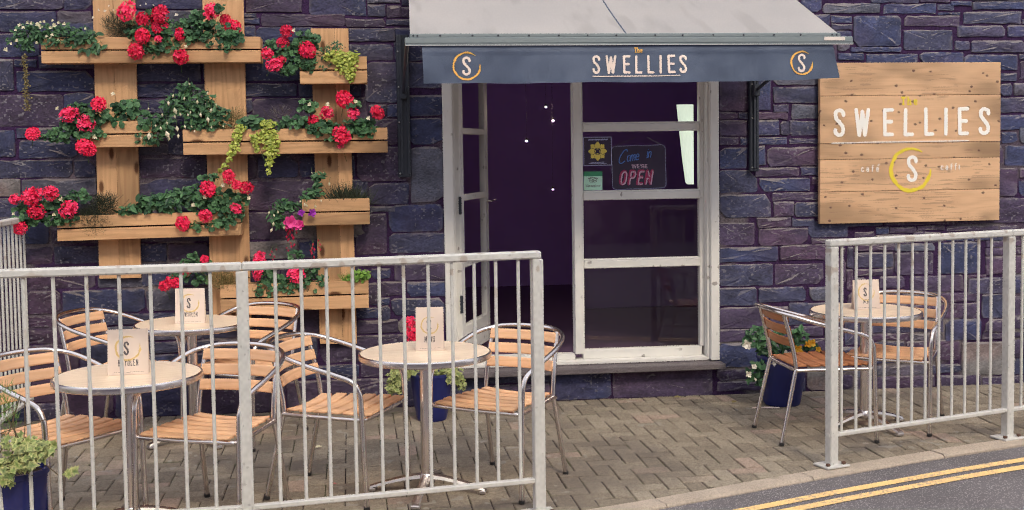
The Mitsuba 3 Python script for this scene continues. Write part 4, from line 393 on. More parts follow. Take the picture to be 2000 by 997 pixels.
# ---------------------------------------------------------------- the cafe building
YW = 7.79
cafe = thing('cafe_building', 'old slate stone cafe front with a grey timber doorway', 'building')
DX0, DX1, DZ0, DZ1 = .447, 2.31, .29, 2.42       # the opening in the stonework
def plane_box(x0, x1, z0, z1): return boxm(x0, YW + .004, z0, x1, YW + .31, z1)
wallm = [plane_box(-9, DX0, -.2, 4.6), plane_box(DX1, 9, -.2, 4.6), plane_box(DX0, DX1, DZ1, 4.6), plane_box(DX0, DX1, -.2, DZ0 - .1)]
put(cafe + '__wall', merge(wallm), 'mortar')
def stone(b, seed):
    rng = np.random.default_rng(seed); x0, z0, x1, z1 = b; w, h = x1 - x0, z1 - z0
    x0, z0, x1, z1 = x0 - .0045, z0 - .0035, x1 + .0045, z1 + .0035
    nx, nz = int(np.clip(w / .055, 3, 8)), int(np.clip(h / .06, 2, 4))
    rc = rng.uniform(.06, .26, 4) * min(w, h) * rng.choice([.4, 1, 1.7], 4, p=[.62, .28, .10]); rc = np.minimum(rc, .42 * min(w, h))
    pts = []
    cs = [(x0, z0), (x1, z0), (x1, z1), (x0, z1)]; ds = [(1, 0), (0, 1), (-1, 0), (0, -1)]; L = [w, h, w, h]; N = [nx, nz, nx, nz]
    for k in range(4):
        c, d = np.array(cs[k]), np.array(ds[k]); e = cs[(k + 1) % 4]; a, bb = rc[k] / L[k], 1 - rc[(k + 1) % 4] / L[k]
        for t in np.linspace(a, bb, N[k]):
            nrm = np.array([-d[1], d[0]]); pts.append(c + d * L[k] * t + nrm * rng.uniform(-.002, .0055) + d * rng.normal(0, .006 if .05 < t < .95 else .0))
    pts = np.array(pts); n = len(pts); c = pts.mean(0)
    f0 = YW - rng.uniform(.001, .010); tl = rng.normal(0, .011, 2) * (.18 / max(w, .1), .10 / max(h, .06))
    depth = lambda q: f0 + (q - c) @ tl
    def inset(q, d):
        v = q - c; r = np.linalg.norm(v, axis=1, keepdims=True); return q - v / np.maximum(r, 1e-6) * np.minimum(d, r * .6)
    topn = np.clip((pts[:, 1] - (z1 - .012)) / .012, 0, 1)[:, None]; p1 = inset(pts, .0035); p1[:, 1] -= (topn * rng.uniform(.003, .016, (n, 1)))[:, 0] * min(1.0, h / .09); p2 = c + (p1 - c) * rng.uniform(.40, .75, (n, 1))
    y0, y1, y2 = np.full(n, YW + .02), depth(p1) + rng.normal(.001, .0012, n), depth(p2) - .0012 + rng.normal(0, .0016, n)
    p0b = pts; y0b = np.minimum(depth(pts) + .010, YW + .012)
    V = np.vstack([np.stack([pts[:, 0], y0, pts[:, 1]], 1), np.stack([p0b[:, 0], y0b, p0b[:, 1]], 1), np.stack([p1[:, 0], y1, p1[:, 1]], 1), np.stack([p2[:, 0], y2, p2[:, 1]], 1), [[c[0], depth(c) - .0016, c[1]]]])
    i = np.arange(n); j = (i + 1) % n
    F = np.vstack([quads(np.stack([i + r * n, j + r * n, j + (r + 1) * n, i + (r + 1) * n], 1)) for r in range(3)] + [np.stack([3 * n + i, 3 * n + j, i * 0 + 4 * n], 1)])
    q = rng.random(); zc = c[1] + rng.normal(0, .35)
    if q > .965: tone = .98
    elif q > .90: tone = .92
    elif zc > 1.55: tone = .1 if q < .48 else (.46 if q < .80 else .75)  # bluer above, more purple below: sky tint put into the tones
    else: tone = .1 if q < .10 else (.44 if q < .34 else .77)
    tone += rng.uniform(-.04, .015)
    uvv = np.zeros((len(V), 2)); uvv[:, 1] = tone; uvv[:n, 0] = 0; uvv[n:2 * n, 0] = 0; uvv[2 * n:3 * n, 0] = .25; uvv[3 * n:, 0] = .8; uvv[-1, 0] = 1
    return mk(V, F), uvv
rubble = []
for i, b in enumerate(STONES):
    m, u = stone(b, 1000 + i)
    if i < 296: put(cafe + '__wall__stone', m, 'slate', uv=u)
    else: rubble.append((m, u))
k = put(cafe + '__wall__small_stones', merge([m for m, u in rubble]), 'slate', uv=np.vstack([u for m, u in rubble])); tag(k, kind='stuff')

# slate sill and timber frame
put(cafe + '__window_sill', merge([boxm(.30, 7.665, .195, 2.335, 7.795, .232, .004), boxm(DX0 + .002, 7.795, .19, DX1 - .002, 8.0, .238)]), 'sill_slate')
FR = 'frame_paint'
def fbox(x0, y0, z0, x1, y1, z1, ch=.004): return boxm(x0, y0, z0, x1, y1, z1, ch)
fr = cafe + '__door_frame'
put(fr + '__jamb', merge([fbox(.447, 7.765, .24, .512, 7.93, 2.42), fbox(.512, 7.86, .24, .53, 7.93, 2.36, .002)]), FR)
put(fr + '__jamb', merge([fbox(2.262, 7.765, .24, 2.322, 7.80, 2.42), fbox(2.245, 7.80, .24, 2.31, 7.95, 2.42)]), FR)
put(fr + '__head', fbox(.512, 7.80, 2.34, 2.262, 7.93, 2.42), FR)
put(fr + '__mullion', merge([fbox(1.334, 7.845, .30, 1.390, 7.95, 2.34)]), FR)
put(fr + '__threshold', merge([fbox(.512, 7.80, .236, 2.245, 7.95, .262), fbox(.53, 7.86, .262, 1.334, 7.95, .30, .003)]), FR)
wd = cafe + '__window'
put(wd + '__frame', merge([fbox(1.390, 7.865, .262, 2.225, 7.93, .325), fbox(2.214, 7.868, .325, 2.245, 7.93, 2.34), fbox(1.390, 7.868, .325, 1.402, 7.93, 2.34, .002), fbox(1.390, 7.868, 2.30, 2.214, 7.93, 2.34)]), FR)
for z0, z1 in ((.884, .936), (1.350, 1.403), (1.815, 1.868)):
    put(wd + '__glazing_bar', merge([fbox(1.402, 7.862, z0, 2.214, 7.925, z1), fbox(1.402, 7.872, z1, 2.214, 7.915, z1 + .012, .003)]), FR)
for z0, z1 in ((.325, .884), (.948, 1.350), (1.415, 1.815), (1.880, 2.30)):
    put(wd + '__pane', mk([(1.402, 7.895, z0), (2.214, 7.895, z0), (2.214, 7.895, z1), (1.402, 7.895, z1)], [[0, 1, 2], [0, 2, 3]]), 'glass')
# door, opened inwards
dr_ = cafe + '__door'
A0, A1 = np.array([.545, 7.90]), np.array([.805, 8.62]); dv = (A1 - A0); DL = np.linalg.norm(dv); dv /= DL
MD = frame_m((A0[0], A0[1], 0), (dv[0], dv[1], 0), (-dv[1], dv[0], 0))      # local x along the leaf, y across it
def leafbox(x0, x1, z0, z1, y0=-.022, y1=.022, ch=.004): return moved(boxm(x0, y0, z0, x1, y1, z1, ch), MD)
put(dr_ + '__stile', leafbox(0, .09, .30, 2.33), FR); put(dr_ + '__stile', leafbox(DL - .09, DL, .30, 2.33), FR)
for z0, z1 in ((.30, .50), (.90, .945), (1.358, 1.40), (1.813, 1.856), (2.27, 2.33)):
    put(dr_ + '__rail', leafbox(.09, DL - .09, z0, z1), FR)
for z0, z1 in ((.50, .90), (.945, 1.358), (1.40, 1.813), (1.856, 2.27)):
    put(dr_ + '__pane', moved(mk([(.09, 0, z0), (DL - .09, 0, z0), (DL - .09, 0, z1), (.09, 0, z1)], [[0, 1, 2], [0, 2, 3]]), MD), 'glass')
for z in (1.33, .66): put(dr_ + '__hinge', moved(boxm(-.012, -.03, z - .06, .002, -.012, z + .06, .002), MD), 'dark_metal')
a = np.linspace(-1.25, 1.25, 14)
for dx in (-.012, .028):
    put(dr_ + '__handle', moved(tube(np.stack([DL - .008 + dx + .040 * np.cos(a), np.full(14, -.034), .345 + .052 * np.sin(a)], 1), .0055, 8), MD), 'brass', smooth=True)
put(dr_ + '__latch', moved(merge([tube([(DL - .045, -.022, 1.33), (DL - .045, -.06, 1.33), (DL + .04, -.066, 1.335)], .006, 8)]), MD), 'aluminium', smooth=True)
# the room behind
RX0, RX1, RY0, RY1, RZ0, RZ1 = -1.2, 4.6, 8.1, 12.6, .23, 2.75
t_ = .06
put(cafe + '__room_floor', boxm(RX0, RY0, RZ0 - t_, RX1, RY1, RZ0), 'room_floor')
put(cafe + '__room', merge([boxm(RX0, RY0, RZ1, RX1, RY1, RZ1 + t_), boxm(RX0, RY1, RZ0, RX1, RY1 + t_, RZ1), boxm(RX0 - t_, RY0, RZ0, RX0, RY1, RZ1), boxm(RX1, RY0, RZ0, RX1 + t_, RY1, RZ1)]), 'room_paint')
put(cafe + '__counter', boxm(1.9, 10.6, RZ0, 4.3, 11.2, 1.28, .01), 'counter_paint')

# high wall added across the road, out of view, so the panes mirror it dark
hw_ = thing('added_dark_wall', 'high dark wall added out of view across the road to darken the reflection in the window panes', 'wall')
put(hw_ + '__masonry', boxm(-16, -5.6, -.1, 18, -5.2, 3.5, .02), 'mortar'); put(hw_ + '__coping', boxm(-16, -5.66, 3.502, 18, -5.14, 3.62, .02), 'sill_slate')

# materials used only by one thing each
mat('sill_slate', bump(slate_bump, {'type': 'principled', 'base_color': proc(lambda p, n, uv: mix((.085, .070, .085), (.17, .15, .155), fbm(p.x * 5, p.y * 20, p.z * 9, 3)) * (.8 + .4 * noise(p.x * 150, p.y * 150, p.z * 150))), 'roughness': .6, 'specular': .35}))
mat('brass', {'type': 'principled', 'base_color': rgb(.62, .44, .16), 'roughness': .35, 'metallic': .3})
mat('counter_paint', {'type': 'principled', 'base_color': rgb(.20, .11, .32), 'roughness': .6})
mat('counter_wood', {'type': 'principled', 'base_color': rgb(.16, .07, .07), 'roughness': .5})

# ---------------------------------------------------------------- awning
aw = thing('awning', 'charcoal canvas awning with top coloured pale as if lit from above reaching out over the doorway', 'awning')
BF, BZ = 6.60, 2.345
def canopy(u, t):
    xl, xr = .207 + .03 * t, 2.69 - .07 * t
    y = BF + t * 1.14; z = BZ + .523 * t - .03 * math.sin(PI * t) * math.sin(PI * min(max(u, 0), 1)) * .6
    return (xl + (xr - xl) * u, y, z)
def grid(fn, nu, nt):
    v = [fn(u, t) for t in np.linspace(0, 1, nt) for u in np.linspace(0, 1, nu)]
    i, j = np.meshgrid(np.arange(nt - 1), np.arange(nu - 1), indexing='ij')
    return mk(v, quads(np.stack([i * nu + j, i * nu + j + 1, (i + 1) * nu + j + 1, (i + 1) * nu + j], -1).reshape(-1, 4)))
g1 = grid(lambda u, t: canopy(u * .4935, t), 20, 14); g2 = grid(lambda u, t: canopy(.4965 + u * .5035, t), 20, 14)
put(aw + '__canopy', g1, 'lit_canopy_canvas', smooth=True)
put(aw + '__canopy', g2, 'lit_canopy_canvas', smooth=True)
put(aw + '__seam', tube([canopy(.495, t) for t in np.linspace(0, 1, 14)], .004, 6), 'valance_canvas', smooth=True)
put(aw + '__front_bar', merge([boxm(.178, BF - .012, 2.296, 2.772, BF + .035, 2.330, .004), boxm(.205, BF - .004, 2.330, 2.700, BF + .03, 2.352, .004), boxm(.178, BF - .018, 2.288, 2.772, BF - .012, 2.295)]), 'grey_metal')
put(aw + '__bar_lip', boxm(.18, BF - .021, 2.2835, 2.77, BF - .004, 2.2875), 'bolt_metal')
for x in (.225, .248, .375, .555, .70, .875, 1.045, 1.21, 1.375, 1.60, 1.76, 1.94, 2.12, 2.30, 2.46, 2.648, 2.676):
    b_ = trimesh.creation.icosphere(subdivisions=1, radius=.0055); b_.apply_translation((x, BF - .006, 2.341)); put(aw + '__rivet', b_, 'dark_metal', smooth=True)
def val(u, t):
    """The valance: it hangs from the bar, ripples a little and lifts at its right end."""
    xl, xr = .272 + .006 * t, 2.652 + .060 * t
    x = xl + (xr - xl) * u
    zb = 2.074 + .020 * max(0, (u - .72) / .28) ** 1.6 + .0022 * math.sin(u * 19) + .0012 * math.sin(u * 47 + 1)
    z = 2.286 + (zb - 2.286) * t
    wav = .014 * t * math.sin(u * 23 + .6) + .009 * t * math.sin(u * 51 + 2) + .004 * math.sin(u * 90 + t * 6) * t * (1 - t) * 2 + .010 * max(0, t - .12) * math.sin(u * 9 + 4)
    edge = .028 * t * max(0, .04 - u) / .04 * math.sin(t * 4) - .035 * max(0, u - .93) / .07 * t
    fold = .004 * math.exp(-((t - .17) / .05) ** 2)
    return (x, BF - .006 - wav - edge - fold, z)
put(aw + '__valance', grid(val, 160, 22), 'valance_canvas', smooth=True)
def on_valance(poly, d=.0035):
    """Print laid onto the rippling valance: every vertex sits just in front of the cloth."""
    m = extrude(poly.simplify(.0004), .0006); m = m.subdivide_to_size(.02); v = m.vertices.copy()
    t = np.clip((2.286 - v[:, 1]) / (2.286 - 2.074), 0, 1)
    for _ in range(3):
        u = np.clip((v[:, 0] - .272 - .006 * t) / (2.38 + .054 * t), 0, 1)
        t = np.clip((2.286 - v[:, 1]) / (2.286 - np.array([val(a, 1.0)[2] for a in u])), 0, 1)
    y = np.array([val(a, b)[1] for a, b in zip(u, t)])
    return mk(np.stack([v[:, 0], y - d - v[:, 2], v[:, 1]], 1), m.faces[:, ::-1])
def vx(px): return .276 + (px - 826.5) * (2.69 - .276) / (1637.0 - 826.5)
lx = [vx(1130 + c / 9.09) for c in (182, 420, 722, 935, 1153, 1370, 1513, 1712)]
put(aw + '__valance__lettering', on_valance(word('SWELLIES', lx, 2.129, .092, .0135, wide=.92, rough=.0006)), 'cream_print')
put(aw + '__valance__underline', on_valance(unary_union([LineString([(vx(1149), 2.1085), (vx(1264), 2.1085)]).buffer(.0028), LineString([(vx(1266), 2.1085), (vx(1273), 2.109)]).buffer(.0022), LineString([(vx(1275), 2.1085), (vx(1317), 2.1105)]).buffer(.0022)])), 'cream_print')
put(aw + '__valance__lettering', on_valance(spaced('The', vx(1230), 2.243, .026, .0048, .006, wide=1.0)), 'amber_print')
for px, pz, rr in ((908.7, 2.1705, .0745), (1561.6, 2.178, .066)):
    put(aw + '__valance__ring', on_valance(at(coffee_ring(rr, .0105, 8, 50, int(px)), vx(px), pz)), 'amber_print')
    put(aw + '__valance__lettering', on_valance(glyph('S', vx(px) - .021, pz - .047, .094, .0135, .98)), 'cream_print')
put(aw + '__nameplate', boxm(2.597, BF - .0165, 2.307, 2.723, BF - .0125, 2.327, .001), 'cream_plate')
mat('cream_plate', {'type': 'principled', 'base_color': rgb(.74, .66, .60), 'roughness': .5})
for x0, x1, zt, zb in ((.150, .232, 2.46, 1.53), (2.533, 2.592, 2.46, 1.533)):
    put(aw + '__wall_track', merge([boxm(x0, 7.735, zb, x1, 7.782, zt, .004), boxm(x0 + .018, 7.715, zb + .02, x0 + .034, 7.735, zt, .002), boxm(x1 - .02, 7.72, zb + .02, x1 - .006, 7.735, zt, .002)]), 'dark_metal')
    bolts = []
    for zz in (zb + .025, zb + .36, zt - .11, zt - .34):
        for xx in (x0 + .012, x1 - .010):
            s_ = trimesh.creation.icosphere(subdivisions=1, radius=.006); s_.apply_translation((xx, 7.733, zz)); bolts.append(s_)
    for b_ in bolts: put(aw + '__bolt', b_, 'bolt_metal', smooth=True)
    xm = (x0 + x1) / 2
    put(aw + '__arm', merge([tube([(xm, 7.70, 2.08), (xm, 7.1, 2.21), (xm, BF + .04, 2.313)], .011, 8), boxm(xm - .02, 7.68, 2.04, xm + .02, 7.735, 2.12, .004)]), 'dark_metal', smooth=35)

# ---------------------------------------------------------------- board sign
sg = thing('wooden_sign', 'large square pale timber sign with white and yellow lettering on the slate wall', 'sign')
SX0, SX1, SZ0, SZ1, SY = 3.014, 4.318, 1.163, 2.262, 7.720
cuts = [0, .205, .50, .60, .80, 1.0]; rng = np.random.default_rng(4)
for k in range(5):
    za, zb = SZ1 - (SZ1 - SZ0) * cuts[k + 1], SZ1 - (SZ1 - SZ0) * cuts[k]
    dy = rng.uniform(0, .003)
    m = boxm(SX0 + rng.uniform(0, .002), SY + dy, za + .0012, SX1 - rng.uniform(0, .002), SY + .04, zb - .0012, .0025)
    put(sg + '__plank', m, 'sign_wood', uv=grain_uv(m, (1, 0, .02), (0, 1, 1), (rng.uniform(0, 9), rng.uniform(0, 9))))
def su(u): return SX0 + (SX1 - SX0) * u
def sv(v): return SZ1 - (SZ1 - SZ0) * v
def on_sign(poly, key, m_):
    m = extrude(poly.simplify(.0005), .002); put(key, moved(m, frame_m((0, SY - .0005, 0), (1, 0, 0), (0, 0, 1))), m_)
lu = [.082, .197, .354, .467, .581, .693, .770, .884]
on_sign(word('SWELLIES', [su(u) for u in lu], sv(.448), .170, .0255, wide=.88, rough=.0012), sg + '__lettering', 'white_print')
on_sign(LineString([(su(.066), sv(.497)), (su(.3), sv(.494)), (su(.62), sv(.494)), (su(.82), sv(.492))]).buffer(.0035).difference(sbox(su(.70), 0, su(.705), 3)), sg + '__underline', 'white_print')
on_sign(spaced('The', su(.447), sv(.262), .050, .0085, .022, wide=1.05), sg + '__lettering', 'yellow_print')
on_sign(at(coffee_ring(.143, .025, 0, 56, 77), su(.500), sv(.668)), sg + '__ring', 'yellow_print')
on_sign(glyph('S', su(.484), sv(.737), .162, .024, .88), sg + '__lettering', 'white_print')
on_sign(spaced('cafe', su(.228), sv(.676), .040, .0055, .022), sg + '__lettering', 'white_print'); on_sign(LineString([(su(.318), sv(.641)), (su(.326), sv(.632))]).buffer(.0028), sg + '__accent', 'white_print')
on_sign(spaced('caffi', su(.668), sv(.672), .040, .0055, .020), sg + '__lettering', 'white_print')
put(sg + '__batten', boxm(3.2, SY + .041, 1.2, 3.26, 7.778, 2.2), 'counter_wood'); put(sg + '__batten', boxm(4.1, SY + .041, 1.2, 4.16, 7.778, 2.2), 'counter_wood')

# ---------------------------------------------------------------- timber boards and planters on the wall
plank_lab = ['leftmost broad upright timber board fixed to the slate wall behind the planters', 'middle broad upright timber board on the wall behind the long planters', 'short upright timber board nearest the doorway behind the planters']
for k, q in enumerate(PLANKS):
    t_ = thing('timber_board', plank_lab[k], 'board', 'upright timber boards behind the planters')
    q = np.array(q); halves = [(0, .48), (.487, 1)] if k == 0 else [(0, .62), (.626, 1)] if k == 2 else [(0, 1)]
    for a, b in halves:
        tl, tr, br, bl = q[0] + (q[1] - q[0]) * a, q[0] + (q[1] - q[0]) * b, q[3] + (q[2] - q[3]) * b, q[3] + (q[2] - q[3]) * a
        m = extrude(Polygon([bl, br, tr, tl]), .026)
        m = moved(m, frame_m((0, 7.735 + .026, 0), (1, 0, 0), (0, 0, 1)))
        put(t_ + '__board', m, 'pallet_wood', uv=grain_uv(m, (0, 0, 1), (1, 1, 0), (k * 3.7 + a * 5, k * 2.3 + a)))
planter_lab = ['longest upper timber planter at top left, full of red geraniums', 'short top timber planter nearest the awning with lime trailing foliage', 'small timber planter on the leftmost board, mostly under leaves', 'long middle timber planter with white fuchsia, lime trailers and red geraniums',
               'long lower left timber planter with heather, ivy and red geraniums', 'short timber planter with dark grass tuft and pink fuchsia', 'lowest timber planter behind the chairs with two front slats']
tilt = [.0, 0, 0, -.002, .012, 0, .006]
for k, (x0, z0, x1, z1) in enumerate(PLANTERS):
    t_ = thing('wooden_planter', planter_lab[k], 'planter', 'slatted timber planters on the wall'); rng = np.random.default_rng(50 + k)
    YF_, YB_ = 7.575, 7.733; zm = (z0 + z1) / 2; xm = (x0 + x1) / 2
    R = np.eye(4); R[2, 0] = tilt[k]; R[2, 3] = -tilt[k] * xm
    def bd(key, *b, along=(1, 0, 0), across=(0, 1, 1)):
        m = moved(boxm(*b, .002), R); put(t_ + '__' + key, m, 'pallet_wood', uv=grain_uv(m, along, across, tuple(rng.uniform(0, 20, 2))))
    gap = .0045
    bd('front_slat', x0, YF_, zm + gap, x1, YF_ + .02, z1); bd('front_slat', x0, YF_, z0, x1, YF_ + .02, zm - gap)
    for xa, xb in ((x0 + .001, x0 + .02), (x1 - .02, x1 - .001)):
        bd('end_board', xa, YF_ + .021, zm + gap, xb, YB_, z1 - .002, along=(0, 1, 0), across=(1, 0, 1)); bd('end_board', xa, YF_ + .021, z0 + .001, xb, YB_, zm - gap, along=(0, 1, 0), across=(1, 0, 1))
    bd('bottom_board', x0 + .021, YF_ + .021, z0 + .004, x1 - .021, YB_, z0 + .02); bd('back_board', x0 + .021, YB_ - .018, z0 + .021, x1 - .021, YB_, z1 - .004)
    put(t_ + '__soil', moved(boxm(x0 + .021, YF_ + .021, z0 + .021, x1 - .021, YB_ - .019, z1 - .022), R), 'soil')

# ---------------------------------------------------------------- railings
def on_line(pts, s):
    pts = np.asarray(pts, float); L = np.concatenate([[0], np.cumsum(np.linalg.norm(np.diff(pts, axis=0), axis=1))]); return np.array([np.interp(s, L, pts[:, 0]), np.interp(s, L, pts[:, 1])])
def bar_between(a, b, w, h, zc, ch=.004):
    a, b = np.array(a, float), np.array(b, float); d = b - a; L = np.linalg.norm(d); d /= L
    return moved(boxm(-.0, -w / 2, zc - h / 2, L, w / 2, zc + h / 2, ch), frame_m((a[0], a[1], 0), (d[0], d[1], 0), (-d[1], d[0], 0)))
def rod(x, y, z0, z1, r): return tube([(x, y, z0), (x, y, z1)], r, 10)
def post(t_, x, y, rot, zt, plate=True, w=.051):
    M = frame_m((x, y, 0), (math.cos(rot), math.sin(rot), 0), (-math.sin(rot), math.cos(rot), 0))
    k = put(t_ + '__post', moved(boxm(-w / 2, -w / 2, .004, w / 2, w / 2, zt, .004), M), 'rail_paint')
    if plate:
        put(t_ + '__base_plate', moved(boxm(-.075, -.06, .0025, .075, .06, .013, .002), M), 'rail_paint')
        for sx in (-1, 1): put(t_ + '__anchor_bolt', moved(merge([boxm(sx * .052 - .010, -.043, .0135, sx * .052 + .010, -.024, .027, .003)]), M), 'rusty_bolt')
mat('rusty_bolt', {'type': 'principled', 'base_color': rgb(.10, .05, .035), 'roughness': .8})
def railing(label, pts, posts, bars, ztop, zbot, rb=.0081):
    t_ = thing('metal_railing', label, 'railing', 'painted metal railings round the terrace')
    for a, b in zip(pts[:-1], pts[1:]):
        put(t_ + '__top_rail', bar_between(a, b, .052, .036, ztop - .018, .007), 'rail_paint')
    for a, b in zip(pts[:-1], pts[1:]):
        put(t_ + '__bottom_rail', bar_between(a, b, .034, .022, zbot, .004), 'rail_paint')
    for x, y, rot in posts: post(t_, x, y, rot, ztop - .037)
    for x, y in bars: put(t_ + '__bar', rod(x, y, zbot + .010, ztop - .034, rb), 'rail_paint', smooth=30)
    return t_
# left run: its line bends at the middle post
RL = [(-2.172, 4.976), (-1.60, 5.045), (-.578, 5.112), (.745, 5.335)]
def at_ratio(pts, q):
    for (x0, y0), (x1, y1) in zip(pts[:-1], pts[1:]):
        den = (x1 - x0) - q * (y1 - y0); s_ = (q * y0 - x0) / den
        if -1e-6 <= s_ <= 1 + 1e-6: return (x0 + s_ * (x1 - x0), y0 + s_ * (y1 - y0))
bq = [-.3385, -.3135, -.2893, -.2658, -.2393, -.2131, -.1879, -.1630, -.1392, -.0857, -.0641, -.0431, -.0212, .0012, .0220, .0429, .0631, .0824, .1010, .1205]
bars = [b for b in (at_ratio(RL, q) for q in bq) if b]
railing('long grey metal railing in front of the three left tables, paint worn and rusty', RL, [(-.578, 5.112, .11), (.728, 5.332, .17)], bars, 1.232, .163)
RR = [(2.345, 5.893), (3.585, 6.300), (4.9, 6.66)]
px = [0.093 + .0975 * i for i in range(12)]
b2 = [on_line(RR, s_) for s_ in px] + [on_line(RR, 1.305 + .098 + .098 * i) for i in range(13)]
railing('short grey metal railing in front of the single right-hand table', RR, [(2.372, 5.902, .32), (3.585, 6.302, .30), (4.875, 6.653, .27)], b2, 1.205, .168)
RS = [(-2.205, 4.99), (-2.205, 7.70)]
railing('side railing at far left running back to the slate wall, its bars close together', RS, [(-2.205, 4.976, 0)], [(-2.205, 7.67 - .078 * i) for i in range(33)], 1.325, .16, .0075)

# ---------------------------------------------------------------- tables
TH = .71
tab_lab = ['round bistro table nearest the camera at front left', 'round bistro table against the planters at back left', 'round bistro table in front of the open door', 'round bistro table behind the right-hand railing']
TAB = [(-1.132, 5.435), (-1.098, 7.06), (.226, 5.770), (2.911, 6.722)]
frot = [.3, .62, -.25, .35]
top_v = lathe([(0, TH), (.312, TH), (.3185, TH - .003)], 56)
rim_m = lathe([(.3185, TH - .004), (.3225, TH - .001), (.3285, TH - .006), (.331, TH - .018), (.3285, TH - .030), (.322, TH - .034), (.30, TH - .032), (0.0, TH - .030)], 56)
col_m = merge([lathe([(.030, .085), (.030, TH - .034)], 24), lathe([(0, .102), (.033, .10), (.039, .088), (.043, .07), (.039, .052), (0, .05)], 24)])
def foot_mesh():
    s = np.linspace(0, 1, 9); v = []
    for t in s:
        x = .025 + .265 * t; z = .088 - .062 * t ** 1.4; w = .024 - .004 * t; h = .022 - .010 * t
        v += [(x, -w, z - h * .6), (x, -w * .8, z + h * .2), (x, 0, z + h * .6), (x, w * .8, z + h * .2), (x, w, z - h * .6)]
    i, j = np.meshgrid(np.arange(8), np.arange(5), indexing='ij'); f = quads(np.stack([i * 5 + j, i * 5 + (j + 1) % 5, (i + 1) * 5 + (j + 1) % 5, (i + 1) * 5 + j], -1).reshape(-1, 4))
    f = np.vstack([f, [[40, 42, 41], [40, 43, 42], [40, 44, 43]]])
    return mk(v, f)
foot_pad = boxm(.262, -.024, .002, .296, .024, .020, .004)
d_rim = mikit.ply(rim_m, 'aluminium', smooth=35); d_col = mikit.ply(col_m, 'aluminium', smooth=30); d_foot = mikit.ply(foot_mesh(), 'brushed_aluminium', smooth=40); d_pad = mikit.ply(foot_pad, 'brushed_aluminium')
def rotz(a, x=0, y=0, z=0):
    c, s = math.cos(a), math.sin(a); return np.array([[c, -s, 0, x], [s, c, 0, y], [0, 0, 1, z], [0, 0, 0, 1.0]])
def table(i, x, y, z=0, lab=None):
    t_ = thing('bistro_table', lab or tab_lab[i], 'table', 'round aluminium and wood bistro tables')
    M = rotz(frot[i % 4], x, y, z)
    k = put(t_ + '__tabletop', top_v, 'table_wood', uv=grain_uv(top_v, (math.cos(.3 - frot[i % 4]), math.sin(.3 - frot[i % 4]), 0), (-math.sin(.3 - frot[i % 4]), math.cos(.3 - frot[i % 4]), 0), (i * 2.7, i * 1.3))); scene[k]['to_world'] = T(M)
    share(t_ + '__rim', d_rim, M); share(t_ + '__column', d_col, M)
    for q in range(4):
        Mq = M @ rotz(q * PI / 2); kf = share(t_ + '__foot', d_foot, Mq); share(kf + '__pad', d_pad, Mq)
for i, (x, y) in enumerate(TAB): table(i, x, y)

# ---------------------------------------------------------------- chairs
R_ = .0125
half = [(-.262, .262, .004), (-.262, .252, .25), (-.262, .243, .50), (-.264, .232, .570), (-.268, .200, .612), (-.274, .12, .640), (-.280, .0, .672), (-.276, -.12, .706), (-.245, -.225, .738), (-.175, -.292, .758), (-.09, -.318, .766)]
arm = catmull(half + [(0, -.325, .768)] + [(-x, y, z) for x, y, z in half[::-1]], 5)
rear = lambda s: catmull([(s * .222, -.292, .004), (s * .212, -.245, .22), (s * .203, -.204, .405), (s * .200, -.198, .44), (s * .198, -.215, .55), (s * .192, -.268, .752)], 5)
ring = catmull([(-.198, -.196, .425), (0, -.200, .425), (.198, -.196, .425), (.212, -.165, .425), (.252, .20, .428), (.240, .243, .428), (.20, .252, .428), (0, .262, .428), (-.20, .252, .428), (-.240, .243, .428), (-.252, .20, .428), (-.212, -.165, .425)], 5, True)
ferr = [tube([(s * .262, .262, .0015), (s * .262, .2615, .018)], .0145, 10) for s in (-1, 1)] + [tube([(s * .222, -.292, .0015), (s * .2215, -.290, .018)], .0145, 10) for s in (-1, 1)]
def slat_grid(xs, fn, th, wd, nrm):
    """A slat with rounded edges along the path fn(x); wd spans it, nrm is its thickness direction."""
    ws = np.array([-.5, -.46, -.3, 0, .3, .46, .5]); hs = np.array([0, .5, .5, .5, .5, .5, 0]); P = []
    for x in xs:
        c, a, b = fn(x)
        for w, h in list(zip(ws, hs)) + list(zip(ws[-2:0:-1], -hs[-2:0:-1])): P.append(c + a * w * wd + b * h * th)
    m = 12; n = len(xs); i, j = np.meshgrid(np.arange(n - 1), np.arange(m), indexing='ij')
    f = quads(np.stack([i * m + j, i * m + (j + 1) % m, (i + 1) * m + (j + 1) % m, (i + 1) * m + j], -1).reshape(-1, 4))
    e = np.array([[0, k + 1, k] for k in range(1, m - 1)]); f = np.vstack([f, e, (n - 1) * m + e[:, ::-1]])
    return mk(P, f)
def seat_slat(k):
    y0 = -.145 + k * .0725; w = .24 if k else .2
    hw = .198 + .030 * k / 5 - (.012 if k in (0, 5) else 0)
    return slat_grid(np.linspace(-hw, hw, 9), lambda x: (np.array([x, y0 + .02 * (x / .22) ** 2 * (1 - k / 2.5) * -1, .449 - .012 * (1 - (x / .23) ** 2)]), np.array([0, 1.0, .02]), np.array([0, -.02, 1.0])), .013, .064, None)
def back_slat(k):
    z0 = .582 + k * .071; lean = lambda z: -.215 - (z - .55) * .262
    return slat_grid(np.linspace(-.192, .192, 11), lambda x: (np.array([x, lean(z0) + .016 - .034 * (1 - (x / .2) ** 2), z0]), np.array([0, -.25, .968]), np.array([0, .968, .25])), .012, .054, None)
D = {'arm_frame': mikit.ply(tube(arm, R_, 12), 'aluminium', smooth=40), 'seat_frame': mikit.ply(tube(ring, .0105, 10, True), 'aluminium', smooth=True),
     'rear_leg': [mikit.ply(tube(rear(s), R_ * .96, 12), 'aluminium', smooth=40) for s in (-1, 1)], 'ferrule': [mikit.ply(m, 'black_rubber', smooth=40) for m in ferr]}
